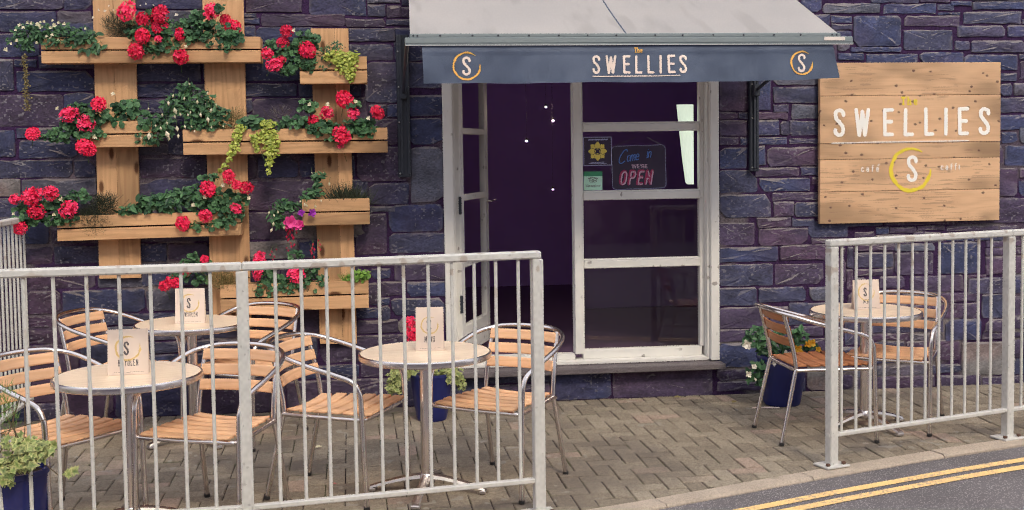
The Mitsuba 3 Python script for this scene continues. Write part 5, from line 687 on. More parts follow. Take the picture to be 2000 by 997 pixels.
def slats(mt):
    o = {'seat': [], 'back': []}
    for k in range(6): m = seat_slat(k); o['seat'].append(mikit.ply(m, mt, smooth=True, uv=grain_uv(m, (1, 0, 0), (0, 1, .7), (k * 3.1 + len(mt), k * .77))))
    for k in range(3): m = back_slat(k); o['back'].append(mikit.ply(m, mt, smooth=True, uv=grain_uv(m, (1, 0, 0), (0, .3, 1), (k * 2.3 + 11 + len(mt), k * .61 + 3))))
    return o
SL = {m: slats(m) for m in ('chair_wood', 'chair_wood_dark')}
def chair(x, y, rot, label, mt='chair_wood', z=0, group='aluminium bistro chairs with timber slats'):
    t_ = thing('bistro_chair', label, 'chair', group); M = rotz(rot, x, y, z)
    share(t_ + '__arm_frame', D['arm_frame'], M); share(t_ + '__seat_frame', D['seat_frame'], M)
    for d in D['rear_leg']: share(t_ + '__rear_leg', d, M)
    for d in D['ferrule']: share(t_ + '__ferrule', d, M)
    for d in SL[mt]['seat']: share(t_ + '__seat_slat', d, M)
    for d in SL[mt]['back']: share(t_ + '__back_slat', d, M)
    return t_
def face(dx, dy): return math.atan2(-dx, dy)      # rotation that turns local +y to (dx, dy)
for c_ in CHAIRS: chair(*c_)

# ---------------------------------------------------------------- menu cards
def menu_card(x, y, rot, w, h, txt, label, z=TH + .001, lean=.13):
    t_ = thing('menu_card', label, 'menu card', 'folded menu cards standing on the tables')
    M = rotz(rot, x, y, z); spread = h * math.sin(lean)
    for sgn, nm in ((-1, 'front_leaf'), (1, 'back_leaf')):
        a = np.array([[-w / 2, sgn * spread, 0], [w / 2, sgn * spread, 0], [w / 2, 0, h * math.cos(lean)], [-w / 2, 0, h * math.cos(lean)]])
        nrm = np.cross(a[1] - a[0], a[3] - a[0]); nrm /= np.linalg.norm(nrm); b = a + nrm * .0008
        put(t_ + '__' + nm, moved(mk(np.vstack([a, b]), quads([[3, 2, 1, 0], [4, 5, 6, 7], [0, 1, 5, 4], [1, 2, 6, 5], [2, 3, 7, 6], [3, 0, 4, 7]])), M), 'card')
    Pm = M @ frame_m((0, -spread, 0), (1, 0, 0), (0, spread, h * math.cos(lean)))
    def pr(poly, m_, key): put(t_ + '__front_leaf__' + key, moved(extrude(poly, .0006), Pm @ np.array([[1, 0, 0, 0], [0, 1, 0, 0], [0, 0, 1, .0004], [0, 0, 0, 1.0]])), m_)
    pr(at(coffee_ring(w * .30, w * .045, 20, 60, len(label)), .0, h * .58), 'gold_print', 'ring')
    pr(glyph('S', -w * .085, h * .45, h * .26, w * .05, .72), 'grey_print', 'letter')
    n_ = len(txt); hh = h * .125; gp = hh * .24; wd_ = .62; tw = sum(LET[c][0] * hh * wd_ for c in txt) + (n_ - 1) * gp
    pr(spaced(txt, -tw / 2, h * .20, hh, h * .0155, gp, wide=wd_), 'grey_print', 'lettering')
    pr(LineString([(-w * .36, h * .055), (w * .38, h * .06)]).buffer(w * .004), 'grey_print', 'small_print')
for c_ in CARDS: menu_card(*c_)

# ---------------------------------------------------------------- pots
def pot(label, x, y, r0, r1, h, rot=0.0):
    t_ = thing('plant_pot', label, 'pot', 'blue glazed pots on the pavement'); M = rotz(rot, x, y, .001)
    prof = [(0, .0), (r0 * .96, .0), (r0, .008)] + [(r0 + (r1 - r0) * t ** .9, h * t) for t in np.linspace(.08, .92, 9)] + [(r1 * 1.02, h * .93), (r1 * 1.03, h * .97), (r1 * 1.02, h), (r1 * .94, h), (r1 * .92, h * .9), (0, h * .9)]
    put(t_ + '__body', moved(lathe(prof, 40), M), 'blue_glaze', smooth=40)
    put(t_ + '__soil', moved(lathe([(0, h * .905 + .004), (r1 * .915, h * .905)], 24), M), 'soil')
pot('dark blue pot by the sill holding white and yellow flowers', 2.640, 7.42, .118, .165, .33)
pot('bright blue pot under the table by the doorway with variegated ivy', .325, 7.38, .095, .135, .30)
pot('deep blue pot at bottom left corner overflowing with variegated ivy', -1.595, 5.20, .135, .165, .36)

# ---------------------------------------------------------------- leaves and flowers
def leaf_shape(kind):
    """(vertices, triangles, radial 0..1 per vertex) of one leaf in its own plane: base at the origin, along +y, about 1 long."""
    if kind == 'scallop':
        a = np.linspace(-2.6, 2.6, 15); r = .5 * (1 - .13 * (np.arange(15) % 2)); rim = np.stack([r * np.sin(a), .5 + r * np.cos(a), .10 * (1 + np.cos(3.4 * a))], 1)
        v = np.vstack([[0, .30, -.03], rim]); f = [[0, k, k + 1] for k in range(1, 15)]; e = np.r_[0, np.ones(15)]
    elif kind == 'oval':
        v = np.array([[0, 0, 0], [.20, .30, .06], [.24, .55, .06], [.12, .85, .0], [0, 1, -.06], [-.12, .85, .0], [-.24, .55, .06], [-.20, .30, .06], [0, .5, -.03]]); f = [[8, k, (k + 1) % 8] for k in range(8)]; e = np.r_[np.ones(8) * .9, 0]
    elif kind == 'narrow':
        v = np.array([[0, 0, 0], [.10, .4, .03], [0, 1, -.08], [-.10, .4, .03]]); f = [[0, 1, 2], [0, 2, 3]]; e = np.array([0, 1, .8, 1.])
    elif kind == 'coin':
        a = np.arange(8) * PI / 4; v = np.vstack([[0, .5, .04], np.stack([.48 * np.sin(a), .5 + .48 * np.cos(a), 0 * a], 1)]); f = [[0, k + 1, (k + 1) % 8 + 1] for k in range(8)]; e = np.r_[0, np.ones(8)]
    elif kind == 'ivy':
        p = [(0, 0), (.30, -.06), (.26, .22), (.55, .36), (.24, .52), (0, 1), (-.24, .52), (-.55, .36), (-.26, .22), (-.30, -.06)]; v = np.array([(x, y, .08 * abs(x)) for x, y in p] + [(0, .32, -.03)]); f = [[10, k, (k + 1) % 10] for k in range(10)]; e = np.r_[np.ones(10), 0]
    elif kind == 'blade':
        v = np.array([[-.018, 0, 0], [.018, 0, 0], [.015, .5, .02], [-.015, .5, .02], [0, 1, .16]]); f = [[0, 1, 2], [0, 2, 3], [3, 2, 4]]; e = np.array([0, 0, .5, .5, 1.])
    elif kind == 'needle':
        v = np.array([[-.035, 0, 0], [.035, 0, 0], [0, 1, .05]]); f = [[0, 1, 2]]; e = np.array([0, 0, 1.])
    elif kind == 'petal':
        v = np.array([[0, 0, 0], [.26, .45, .10], [.24, .85, .16], [0, 1, .10], [-.24, .85, .16], [-.26, .45, .10]]); f = [[0, 1, 2], [0, 2, 3], [0, 3, 4], [0, 4, 5]]; e = np.array([0, .5, 1, 1, 1, .5])
    elif kind == 'drop':
        v = np.array([[0, 0, 0], [.28, .5, 0], [0, .5, .28], [-.28, .5, 0], [0, .5, -.28], [0, 1, 0]]); f = [[0, 1, 2], [0, 2, 3], [0, 3, 4], [0, 4, 1], [5, 2, 1], [5, 3, 2], [5, 4, 3], [5, 1, 4]]; e = np.array([0, .6, .6, .6, .6, 1.])
    return np.asarray(v, float), np.asarray(f, int), np.asarray(e, float)
SHAPE = {k: leaf_shape(k) for k in ('scallop', 'oval', 'narrow', 'coin', 'ivy', 'blade', 'needle', 'petal', 'drop')}
def unit(v): return v / (np.linalg.norm(v, axis=-1, keepdims=True) + 1e-9)
def leaves(kind, pos, along, nrm, size, tone, rng):
    """One (vertices, faces, colours) of all the leaves at pos, pointing along, facing nrm."""
    v, f, e = SHAPE[kind]; n = len(pos)
    al = unit(along); x = unit(np.cross(al, nrm)); z = np.cross(x, al)
    s = np.broadcast_to(size, (n,))[:, None, None]
    V = pos[:, None] + s * (v[None, :, :1] * x[:, None] + v[None, :, 1:2] * al[:, None] + v[None, :, 2:] * z[:, None])
    F = (f[None] + (np.arange(n) * len(v))[:, None, None]).reshape(-1, 3)
    d, l, rim = TONES[tone]; r = rng.random((n, 1, 1)); c = np.array(d) * (1 - r) + np.array(l) * r
    ee = e[None, :, None]
    if rim is not None: w = np.clip(ee * rng.uniform(.3, 1.15, (n, len(e), 1)) - .12, 0, 1); c = c * (1 - w) + np.array(rim) * w
    else: c = c * (.82 + .3 * ee)
    return V.reshape(-1, 3), F, np.broadcast_to(c, V.shape).reshape(-1, 3)
def joined(parts):
    V, F, Cc, k = [], [], [], 0
    for v, f, c in parts: V.append(v); F.append(f + k); Cc.append(c); k += len(v)
    return mk(np.vstack(V), np.vstack(F)), np.vstack(Cc)
def put_leaves(key, parts, kind=None):
    m, c = joined(parts); k = numbered(key); scene[k] = mikit.ply(m, 'foliage', color=np.clip(c, 0, 1))
    if kind: tag(k, kind=kind)
    return k
def cloud(es, depth, per, rng, yoff=0.0):
    """Points spread through flattened ellipsoids (x, y, z, rx, rz), thicker towards the outside, with the outward direction at each."""
    P, N = [], []
    for x, y, z, rx, rz in es:
        n = max(3, int(per * rx * rz)); d = unit(rng.normal(0, 1, (n, 3))); r = rng.random(n) ** .45
        P.append(np.array([x, y + yoff, z]) + d * r[:, None] * (rx, depth, rz) * rng.uniform(.85, 1.12, (n, 1))); N.append(d)
    return np.vstack(P), np.vstack(N)
def foliage(key, kind, es, size, tone, per, seed, depth=.06, up=.5, droop=.3, jitter=.25, stems=True):
    rng = np.random.default_rng(seed); P, N = cloud(es, depth, per, rng)
    if len(P) == 0: return
    nrm = unit(N * .6 + np.array([0, -.75, .55]) + rng.normal(0, .35, P.shape))
    al = unit(N * np.array([1, .4, .5]) + np.array([0, -.25, up - droop]) + rng.normal(0, .5, P.shape)); al = unit(al - nrm * (al * nrm).sum(1, keepdims=True) * .8)
    s = size * rng.uniform(1 - jitter * 1.6, 1 + jitter, len(P))
    parts = [leaves(kind, P - al * s[:, None] * .5, al, nrm, s, tone, rng)]
    put_leaves(key + '__foliage', parts, 'stuff')
    if stems:
        ms = []
        for e in es:
            b = np.array([e[0] + rng.normal(0, .01), 7.66 if e[1] > 7.45 else e[1] + .05, e[2] - e[4] * .9])
            for _ in range(2):
                q = np.array([e[0], e[1], e[2]]) + rng.normal(0, .4, 3) * (e[3], depth, e[4]); ms.append(tube([b, (b + q) / 2 + rng.normal(0, .006, 3), q], .0016, 5))
        put(key + '__stem', merge(ms), 'stem_green')
# geranium heads: six different balls of small five-petalled flowers, each the size 1
def head_mesh(seed, tone='red'):
    rng = np.random.default_rng(seed); n = (36, 30, 24, 38, 28, 33)[seed % 6]; k = np.arange(n); ph = k * 2.39996; c = 1 - 1.62 * (k + .5) / n; d = np.stack([np.sqrt(1 - c * c) * np.cos(ph), np.sqrt(1 - c * c) * np.sin(ph), c], 1)
    d = unit(d + rng.normal(0, (.08, .14, .24, .10, .2, .12)[seed % 6], d.shape)); parts = []
    for j in range(5):
        x = unit(np.cross(d, [0.3, .2, 1.0])); y = np.cross(d, x); a = j * 2 * PI / 5 + rng.random(n) * .5 + ph
        al = unit(np.cos(a)[:, None] * x + np.sin(a)[:, None] * y + d * .35)
        parts.append(leaves('petal', d * rng.uniform(.62, .86, (n, 1)) * (1, 1, .85), al, d + rng.normal(0, .25, d.shape), rng.uniform(.34, .46, n), tone, rng))
    m, c_ = joined(parts); c_ = c_ * ((1, 1, 1), (.88, .8, .8), (1.05, 1.6, 1.5), (.96, .9, 1.0), (1.02, 1.3, 1.2), (.80, .7, .75))[seed % 6]; core = trimesh.creation.icosphere(subdivisions=1, radius=.55)
    m2 = mk(np.vstack([m.vertices, core.vertices]), np.vstack([m.faces, core.faces + len(m.vertices)]))
    return mikit.ply(m2, 'foliage', color=np.vstack([c_, np.tile(np.array(TONES[tone][0]) * .6, (len(core.vertices), 1))]))
HEAD = [head_mesh(s_) for s_ in range(6)]
def heads(key, lst, seed):
    rng = np.random.default_rng(seed)
    for x, y, z, r in lst:
        d = np.array([rng.normal(0, .3), -1, rng.uniform(.2, .8)]); d /= np.linalg.norm(d); t_ = unit(rng.normal(0, 1, 3)); a = unit(np.cross(d, t_)); b = np.cross(d, a); sq = r * rng.uniform(.84, 1.18, 3)
        M = np.eye(4); M[:3, 0], M[:3, 1], M[:3, 2], M[:3, 3] = a * sq[0], b * sq[1], d * sq[2], (x, y, z)
        share(key + '__flower_head', HEAD[int(rng.integers(6))], M)
        if y > 7.4:
            e = np.array([x + rng.normal(0, .02), y + .10, z - rng.uniform(.06, .11)]); put(key + '__flower_stalk', tube(catmull([(x, y + .01, z - r * .3), ((x + e[0]) / 2, y + .04, z - .03), e], 4), .0018, 5), 'stem_green')
def dots(key, part, lst, tone, seed, shape='drop', n=8, down=1.0, group=None):
    """Small buds or blossoms: each a part of its own when it can be told apart."""
    rng = np.random.default_rng(seed)
    for x, y, z, r in lst:
        if shape == 'drop':
            v, f, e = SHAPE['drop']; al = unit(np.array([[rng.normal(0, .25), rng.normal(0, .25), -down]])); p_ = leaves('drop', np.array([[x, y, z]]) - al * r, al, np.array([[0, -1.0, 0]]), r * 2.0, tone, rng); parts = [p_]
            th = np.array([[x, y, z]]) - al * r
            parts.append((tube(np.vstack([th, th + [[rng.normal(0, .006), .01, .022 + r]]]), .0009, 4).vertices, tube(np.vstack([th, th + [[0, .01, .022 + r]]]), .0009, 4).faces, np.tile((.10, .15, .05), (10, 1))))
        else:
            k = np.arange(n); a = k * 2 * PI / n + rng.random(); d = unit(np.array([rng.normal(0, .3), -1, .25 + rng.normal(0, .2)])); x_ = unit(np.cross(d, [0, 0, 1.0])); y_ = np.cross(d, x_)
            al = np.cos(a)[:, None] * x_ + np.sin(a)[:, None] * y_ + d * (.25 + .5 * (k % 2))[:, None]
            parts = [leaves('petal', np.tile((x, y, z), (n, 1)), al, np.tile(d, (n, 1)), r * rng.uniform(.9, 1.15, n), tone, rng)]
        put_leaves(key + '__' + part, parts)
def plant(label, cat='plant', group=None, name='flowering_plant'): return thing(name, label, cat, group)
C_, H_, DT = CLUMPS, HEADS, DOTS
G = 'red geraniums in the wall planters'
def geranium(label, ck, hk, seed, size=.042, per=9000):
    t_ = plant(label, 'geranium', G, 'geranium'); foliage(t_, 'scallop', C_[ck], size, 'green', per, seed, depth=.055); heads(t_, H_[hk], seed + 1); return t_
g = geranium('red geranium with nine flower heads at the middle of the top left planter', 'ge1', 'P1', 10)
geranium('red geranium at the right end of the top left planter, mostly green leaves', 'ge1b', 'P1b', 20)
geranium('red geranium spilling over the left side of the short top planter', 'ge2', 'P2', 30)
g3 = geranium('red geranium at left end of the small planter on the leftmost board', 'ge3', 'P3', 40)
g4 = geranium('red geranium at right end of the long middle planter', 'ge4', 'P4', 50, .046)
g5 = geranium('red geranium hanging left of the long lower planter, over the far left railing', 'ge5', 'P5', 60)
g5b = geranium('red geranium at the right end of the long lower left planter', 'ge5b', 'P5b', 70)
geranium('red geranium behind the menu card on the back left table', 'ge7a', 'P7a', 80, .036)
geranium('red geranium in the lowest planter, seen through the railing bars', 'ge7b', 'P7b', 90, .04)
dots(g5, 'bud_cluster', DT['geb'], 'bud', 4, n=6, shape='flower')
w = plant('white blossomed plant trailing off the left end of the top planter'); foliage(w, 'oval', C_['w1'], .032, 'green', 26000, 100); dots(w, 'blossom', DT['w1buds'], 'bud', 101, 'flower', 6)
rng = np.random.default_rng(7); tr = [(-2.128 + .004 * math.sin(i * .9) + rng.normal(0, .006), 7.57 + rng.normal(0, .006), 2.33 - i * .0045) for i in range(78)]
tr = np.array(tr); al = unit(rng.normal(0, 1, tr.shape) + (0, 0, -1.0)); put_leaves(w + '__trailing_stem', [leaves('oval', np.repeat(tr, 4, 0) + rng.normal(0, .006, (312, 3)), unit(rng.normal(0, 1, (312, 3))), unit(rng.normal(0, 1, (312, 3)) + (0, -1, 0)), .015, 'straw', rng)], 'stuff')
k = plant('broad leaved green ivy hanging over the top left planter beside the white blossoms', 'ivy', None, 'ivy_plant'); foliage(k, 'oval', C_['iv1'], .05, 'green', 12000, 110)
def heather(label, es, seed, tone='dark', per=170000, fl=None):
    k = plant(label, 'heather', None, 'heather'); rng = np.random.default_rng(seed); P, N = cloud(es, .05, per, rng)
    al = unit(N + (0, -.2, .9) + rng.normal(0, .5, P.shape)); put_leaves(k + '__foliage', [leaves('needle', P, al, unit(rng.normal(0, 1, P.shape) + (0, -1, 0)), rng.uniform(.018, .042, len(P)), tone, rng)], 'stuff')
    ms = []
    for e in es:
        for _ in range(6):
            b = np.array([e[0] + rng.normal(0, .02), 7.66, e[2] - e[4]]); q = b + (rng.normal(0, e[3]), rng.uniform(-.08, .0), e[4] * rng.uniform(1.2, 2.3)); ms.append(tube([b, (b + q) / 2 + rng.normal(0, .008, 3), q], .0013, 4))
    put(k + '__twig', merge(ms), 'stem_brown')
    if fl: dots(k, 'blossom', fl, 'white', seed + 2, 'flower', 5)
    return k
heather('dark wispy heather with tiny pale blossoms in the top left planter', C_['he1'], 120, fl=DT['he1fl'])
heather('dark drooping heather in the lower left planter between geranium and ivy', C_['he5'], 130)
heather('grey wiry tuft in the middle planter behind the lime trailer', C_['gr4'], 140, 'grey', 60000)
heather('straw coloured wiry thyme between the white fuchsia and the cabbage leaves', C_['th4'], 150, 'straw', 70000)
heather('olive straw moss tuft in the lowest planter, left of the red geranium', C_['mo7'], 160, 'straw', 170000)
LG = 'lime green trailing plants'
def creeper(label, ck, seed, n=44000, size=.019):
    k = plant(label, 'trailing plant', LG, 'trailing_plant'); foliage(k, 'coin', C_[ck], size, 'lime', n, seed, depth=.022, stems=False)
    es = C_[ck]; put(k + '__stem', tube(catmull([(e[0], e[1] + .006, e[2]) for e in es], 4), .0016, 5), 'stem_green')
creeper('lime green trailer tumbling over the short top planter', 'cj2', 170)
creeper('thin lime green ivy trail hanging from the middle planter towards the geranium below', 'cj4a', 180)
creeper('thick lime green trailer hanging below the long middle planter', 'cj4b', 190)
k = plant('small dark leaved plant between geranium and lime trailer in the short top planter'); foliage(k, 'oval', C_['sm2'], .024, 'green', 26000, 200)
k = plant('dark green violet leaves on the small planter at the leftmost board'); foliage(k, 'coin', C_['vi3'], .044, 'green', 11000, 210)
fu = plant('white fuchsia with hanging cream buds arching over the long middle planter', 'fuchsia', None, 'fuchsia'); foliage(fu, 'oval', C_['fu4'], .042, 'green', 17000, 220); dots(fu, 'bud', DT['fu4buds'], 'bud', 221)
k = plant('dark green cabbage like rosette in the middle planter', 'plant', None, 'leafy_rosette'); foliage(k, 'coin', C_['ca4'], .05, 'green', 9000, 230)
k = plant('low sage green leaves under the grey tuft in the middle planter'); foliage(k, 'oval', C_['sa4'], .04, 'green', 13000, 240)
k = plant('dark glossy ivy along the middle of the lower left planter', 'ivy', None, 'ivy_plant'); foliage(k, 'oval', C_['iv5'], .052, 'green', 12000, 250)
k = plant('pink and white fuchsia drooping left of the short grassy planter', 'fuchsia', None, 'fuchsia'); foliage(k, 'oval', C_['fu6'], .044, 'green', 21000, 260, depth=.04)
dots(k, 'bud', DT['fu6white'], 'bud', 261); dots(k, 'flower', DT['fu6pink'][:2], 'pink', 262, 'flower', 14); dots(k, 'flower', DT['fu6pink'][2:], 'purple', 263, 'flower', 8); dots(k, 'red_bead', DT['fu6bead'], 'bead', 264)
rng = np.random.default_rng(270); k = thing('grass_tuft', 'dark wispy grass tuft in the short planter right of the fuchsia', 'grass')
e = C_['gr6'][0]; n = 420; B = np.stack([e[0] + rng.normal(0, .045, n), 7.65 + rng.normal(0, .02, n), np.full(n, 1.335)], 1); al = unit(np.stack([rng.normal(0, .55, n), rng.normal(-.1, .3, n), rng.uniform(.5, 1.2, n)], 1))
put_leaves(k + '__blades', [leaves('blade', B, al, np.tile((0, -1.0, .3), (n, 1)), rng.uniform(.09, .20, n), 'dark', rng)], 'stuff')
k = plant('bright green curly parsley tuft at the right end of the lowest planter', 'herb', None, 'parsley'); foliage(k, 'scallop', C_['pa7'], .022, 'bright', 42000, 280)
k = thing('grass_tuft', 'small spiky green tuft left of the parsley in the lowest planter', 'grass'); e = C_['sp7'][0]; n = 50
B = np.stack([e[0] + rng.normal(0, .01, n), 7.62 + rng.normal(0, .01, n), np.full(n, e[2] - .05)], 1); put_leaves(k + '__blades', [leaves('blade', B, unit(np.stack([rng.normal(0, .5, n), rng.normal(-.2, .3, n), np.ones(n)], 1)), np.tile((0, -1.0, .3), (n, 1)), rng.uniform(.06, .10, n) * 1.0, 'bright', rng)], 'stuff')
k = plant('variegated ivy in the blue pot under the doorway table', 'ivy', None, 'ivy_plant'); foliage(k, 'ivy', C_['pc'], .036, 'cream', 13000, 290, depth=.10, stems=False)
t_ = plant('red geranium half hidden behind the menu card by the doorway', 'geranium', None, 'geranium'); foliage(t_, 'scallop', [(.235, 7.43, .47, .05, .035), (.26, 7.45, .40, .06, .04)], .04, 'green', 9000, 295, depth=.05); heads(t_, H_['PC'], 296)
k = plant('busy leafy plant with white and yellow blossoms in the pot by the sill'); foliage(k, 'oval', C_['pr'], .062, 'green', 8000, 300, depth=.10)
dots(k, 'white_flower', DT['prwhite'], 'white', 301, 'flower', 8); dots(k, 'yellow_flower', DT['pryellow'], 'yellow', 302, 'flower', 8)
k = plant('cream edged variegated ivy spilling from the pot at bottom left', 'ivy', None, 'ivy_plant'); foliage(k, 'ivy', C_['pa'], .040, 'cream', 11000, 310, depth=.11, stems=False)
rng = np.random.default_rng(312); put(k + '__twig', merge([tube(catmull([(-1.6 + rng.normal(0, .08), 5.05, .36), (-1.55 + rng.normal(0, .09), 5.03, .52), (-1.47 + rng.normal(0, .08), 5.02, rng.uniform(.6, .78))], 6), .0022, 5) for _ in range(6)]), 'stem_brown')
k = thing('conifer', 'feathery bright green dwarf conifer at the left edge of the picture', 'shrub'); rng = np.random.default_rng(320); P, N = cloud(C_['co'], .12, 30000, rng, .06)
put_leaves(k + '__foliage', [leaves('needle', P, unit(N * .5 + (0, 0, 1) + rng.normal(0, .3, P.shape)), unit(rng.normal(0, 1, P.shape) + (0, -1, 0)), rng.uniform(.02, .04, len(P)), 'bright', rng)], 'stuff')
put(k + '__trunk', tube([(-1.70, 5.20, .30), (-1.70, 5.18, .5), (-1.71, 5.17, .72)], [.010, .007, .003], 6), 'stem_brown')
# fallen petals on the paving
rng = np.random.default_rng(330)
for (x, y, lab) in ((-1.55, 7.60, 'fallen red petals at the wall foot below the back left table'), (-1.20, 7.55, 'fallen red petals at the wall foot under the back left table'), (-.23, 5.95, 'fallen pink petal on the paving beside the doorway table')):
    k = thing('fallen_petals', lab, 'petals'); n = 6 if y > 7 else 2
    put_leaves(k + '__petals', [leaves('petal', np.stack([x + rng.normal(0, .025, n), y + rng.normal(0, .02, n), np.full(n, .006)], 1), unit(np.stack([rng.normal(0, 1, n), rng.normal(0, 1, n), np.zeros(n)], 1)), np.tile((0, 0, 1.0), (n, 1)), .02, 'red', rng)], 'stuff')

# ---------------------------------------------------------------- things on and behind the glass
YG = 7.888
mat('sticker_dark', {'type': 'principled', 'base_color': rgb(.035, .022, .055), 'roughness': .5}); mat('sticker_line', {'type': 'principled', 'base_color': rgb(.36, .37, .58), 'roughness': .5})
mat('sticker_yellow', {'type': 'principled', 'base_color': rgb(.75, .60, .12), 'roughness': .5}); mat('sticker_mint', {'type': 'principled', 'base_color': rgb(.50, .80, .64), 'roughness': .5})
mat('sticker_green', {'type': 'principled', 'base_color': rgb(.04, .26, .13), 'roughness': .5}); mat('sign_blue', {'type': 'principled', 'base_color': rgb(.09, .22, .62), 'roughness': .5}); mat('sign_red', {'type': 'principled', 'base_color': rgb(.40, .025, .11), 'roughness': .5}); mat('sign_pink', {'type': 'principled', 'base_color': rgb(.66, .46, .6), 'roughness': .5})
def flat(key, poly, y, th, m_): put(key, moved(extrude(poly, th), frame_m((0, y, 0), (1, 0, 0), (0, 0, 1))), m_)
sk = thing('window_sticker', 'square dark window sticker with a yellow flower emblem', 'sticker'); cx, cz = 1.507, 1.683; hw = .098
flat(sk + '__backing', sbox(cx - hw, cz - hw, cx + hw, cz + hw), YG, .0008, 'sticker_dark')
flat(sk + '__border', sbox(cx - hw, cz - hw, cx + hw, cz + hw).difference(sbox(cx - hw + .005, cz - hw + .005, cx + hw - .005, cz + hw - .005)), YG - .001, .0006, 'sticker_line')
pt_ = Polygon(catmull([(0, .012), (.020, .036), (0, .066), (-.020, .036)], 6, True)); petals = unary_union([affinity.rotate(pt_, a, origin=(0, 0)) for a in (0, 90, 180, 270)]); sq = unary_union([sbox(sx * .014 if sx > 0 else -.047, sz * .014 if sz > 0 else -.047, .047 if sx > 0 else -.014, .047 if sz > 0 else -.014) for sx in (-1, 1) for sz in (-1, 1)])
flower = unary_union([sq.difference(petals.buffer(.0022)), petals]).difference(Point(0, 0).buffer(.023).difference(Point(0, 0).buffer(.019))).difference(Point(0, 0).buffer(.013).difference(Point(0, 0).buffer(.010)))
flat(sk + '__emblem', at(flower, cx, cz), YG - .001, .0006, 'sticker_yellow')
tag(sk + '__small_print', kind='stuff'); flat(sk + '__small_print', unary_union([LineString([(cx - .062 + .017 * i, cz + .078), (cx - .050 + .017 * i, cz + .080)]).buffer(.004) for i in range(8)] + [LineString([(cx - .045, cz - .075), (cx + .045, cz - .075)]).buffer(.002), LineString([(cx - .06, cz - .084), (cx + .06, cz - .084)]).buffer(.002)]), YG - .001, .0006, 'sticker_line')
sk = thing('window_sticker', 'small mint green window sticker with a pair of owl eyes and green header', 'sticker'); x0, x1, z0, z1 = 1.409, 1.538, 1.418, 1.546
flat(sk + '__backing', sbox(x0, z0, x1, z1), YG, .0008, 'sticker_mint'); flat(sk + '__header', sbox(x0, z1 - .032, x1, z1), YG - .001, .0006, 'sticker_green'); cx, cz = (x0 + x1) / 2, z0 + .066
owl = unary_union([Point(cx + s * .014, cz).buffer(.0135).difference(Point(cx + s * .014, cz).buffer(.0100)) for s in (-1, 1)] + [Point(cx + s * .014, cz).buffer(.0045) for s in (-1, 1)] + [LineString([(cx - .032, cz + .014), (cx - .012, cz + .019), (cx + .012, cz + .019), (cx + .032, cz + .014)]).buffer(.003), Polygon([(cx - .005, cz - .008), (cx + .005, cz - .008), (cx, cz - .018)])])
flat(sk + '__emblem', owl, YG - .001, .0006, 'grey_print')
tm = meshkit.text_mesh('tripadvisor', .018, .0006, True); tm.apply_translation((-tm.bounds[:, 0].mean(), 0, 0)); sx_ = .104 / (tm.bounds[1, 0] - tm.bounds[0, 0]); tm.apply_scale((sx_, sx_, 1)); put(sk + '__lettering', moved(tm, frame_m((cx, YG - .001, z0 + .024), (1, 0, 0), (0, 0, 1))), 'grey_print')
os_ = thing('open_sign', 'dark hanging come in open sign behind the window pane', 'sign'); YO = 7.93; ox, oz = 1.802, 1.585
rr = sbox(-.19, -.165, .19, .135).buffer(-.03).buffer(.03); flat(os_ + '__board', at(rr, ox, oz), YO, .004, 'sticker_dark')
flat(os_ + '__border', at(affinity.rotate(rr.difference(rr.buffer(-.0035)), 1), ox, oz), YO - .0045, .0008, 'sticker_line')
put(os_ + '__cord', merge([tube([(ox - .17, YO + .004, oz + .13), (ox - .02, YO + .004, oz + .19)], .0013, 4), tube([(ox + .17, YO + .004, oz + .13), (ox + .06, YO + .004, oz + .19)], .0013, 4)]), 'bolt_metal')
def script_(txt, x, y, h, w, gap, sl): return spaced(txt, x, y, h, w, gap, wide=.8, slant=sl)
flat(os_ + '__come_in', unary_union([at(affinity.rotate(unary_union([glyph('C', 0, 0, .085, .0065, .95, .35), spaced('ome', .062, .004, .062, .006, .006, wide=.8, slant=.3), spaced('in', .205, .008, .062, .006, .008, wide=.8, slant=.3)]), 8, origin=(0, 0)), ox - .145, oz + .012)]), YO - .0045, .0006, 'sign_blue')
tm = meshkit.text_mesh("WE'RE", .026, .0006, True); put(os_ + '__we_are', moved(tm, frame_m((ox - .052, YO - .0045, oz - .022), (1, 0, 0), (0, 0, 1))), 'sign_pink')
op = spaced('OPEN', ox - .135, oz - .128, .085, .022, .028, wide=.95, slant=.16)
flat(os_ + '__open_word', op, YO - .0045, .0006, 'sign_red'); flat(os_ + '__open_outline', affinity.translate(op.buffer(-.006), .004, -.003).difference(op.buffer(-.0102)), YO - .0055, .0006, 'sign_pink')
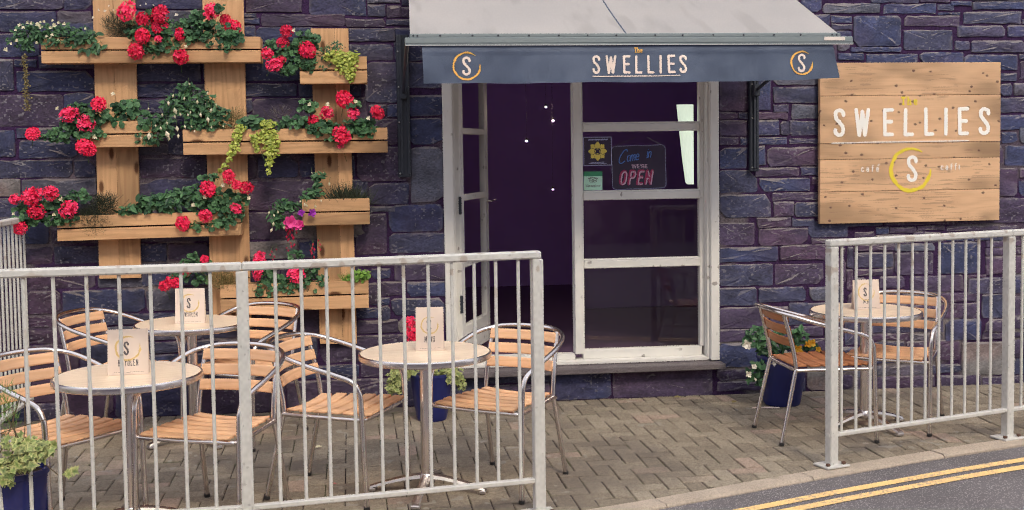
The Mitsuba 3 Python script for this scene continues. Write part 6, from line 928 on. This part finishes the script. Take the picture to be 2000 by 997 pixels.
# lamps in the room
mat('glow_white', {'type': 'principled', 'base_color': rgb(.8, .8, .8), 'roughness': .6})
lam = [(1.45, 9.9, 2.06, 'ceiling spotlight seen through the open doorway, uppermost'), (1.51, 9.9, 1.945, 'amber ceiling spotlight second from the top in the doorway'), (1.28, 9.9, 1.775, 'faint spotlight lower left in the open doorway'), (1.50, 9.9, 1.36, 'lowest faint spotlight in the open doorway')]
for i, (x, y, z, lab) in enumerate(lam):
    k = thing('spotlight', lab, 'lamp'); b_ = trimesh.creation.icosphere(subdivisions=1, radius=.0065 if i < 2 else .0045); b_.apply_scale((1.3, 1, .8)); b_.apply_translation((x, y, z)); e = [330, 260, 150, 190][i]
    put(k + '__bulb', b_, 'glow_white', emitter={'type': 'area', 'radiance': rgb(e, e * .75, e * .55)})
    put(k + '__added_hood', moved(lathe([(.001, .026), (.004, .024), (.013, .004), (.013, .002), (.011, .003), (.001, .02)], 12), rotz(0, x, y, z + .004)), 'black_rubber')  # added hood, keeps the bulb glare off its wire
    put(k + '__wire', tube([(x, y, z + .029), (x, y, RZ1)], .0008, 4), 'black_rubber')
# glowing shape added inside the window for a bright patch, narrow at the foot
k = thing('window_glow', 'tall pale glowing shape added behind the upper right window panes', 'lamp')
def half_glow(n=10):
    rows = [(1.445, .036), (1.46, .044), (1.62, .060), (1.80, .074), (1.96, .086), (1.998, .088)]; P = []
    for z, r in rows:
        for a in np.linspace(PI, 2 * PI, n): P.append((2.262 + r * 1.55 * math.cos(a) if False else 2.205 + r * 1.35 * (math.cos(a) - 1) / 2 + .0, 7.99 + .05 * math.sin(a), z))
    i, j = np.meshgrid(np.arange(len(rows) - 1), np.arange(n - 1), indexing='ij'); return mk(P, quads(np.stack([i * n + j, i * n + j + 1, (i + 1) * n + j + 1, (i + 1) * n + j], -1).reshape(-1, 4)))
put(k + '__glow_face', half_glow(), 'glow_white', smooth=True, emitter={'type': 'area', 'radiance': rgb(.125, .148, .115)})

# small litter on the paving
k = thing('dry_stick', 'thin pale dry stick lying on the paving in front of the blue flower pot', 'stick')
put(k + '__stick', tube([(2.40, 7.30, .008), (2.47, 7.285, .010), (2.57, 7.27, .008)], .005, 6), 'cream_print')
rng = np.random.default_rng(341)
for x, y, lab in ((2.31, 7.46, 'tiny orange dry leaf on the paving below the right end of the sill'), (1.98, 7.70, 'dry reddish leaf at the wall foot under the sill'), (-.38, 6.72, 'small cream leaf on the paving behind the chair left of the doorway table')):
    k = thing('dry_leaf', lab, 'leaf'); put_leaves(k + '__blade', [leaves('oval', np.array([[x, y, .012]]), unit(np.array([[1.0, rng.normal(0, .4), .1]])), np.array([[0, -.3, 1.0]]), .05, 'straw' if x > 0 else 'bud', rng)])
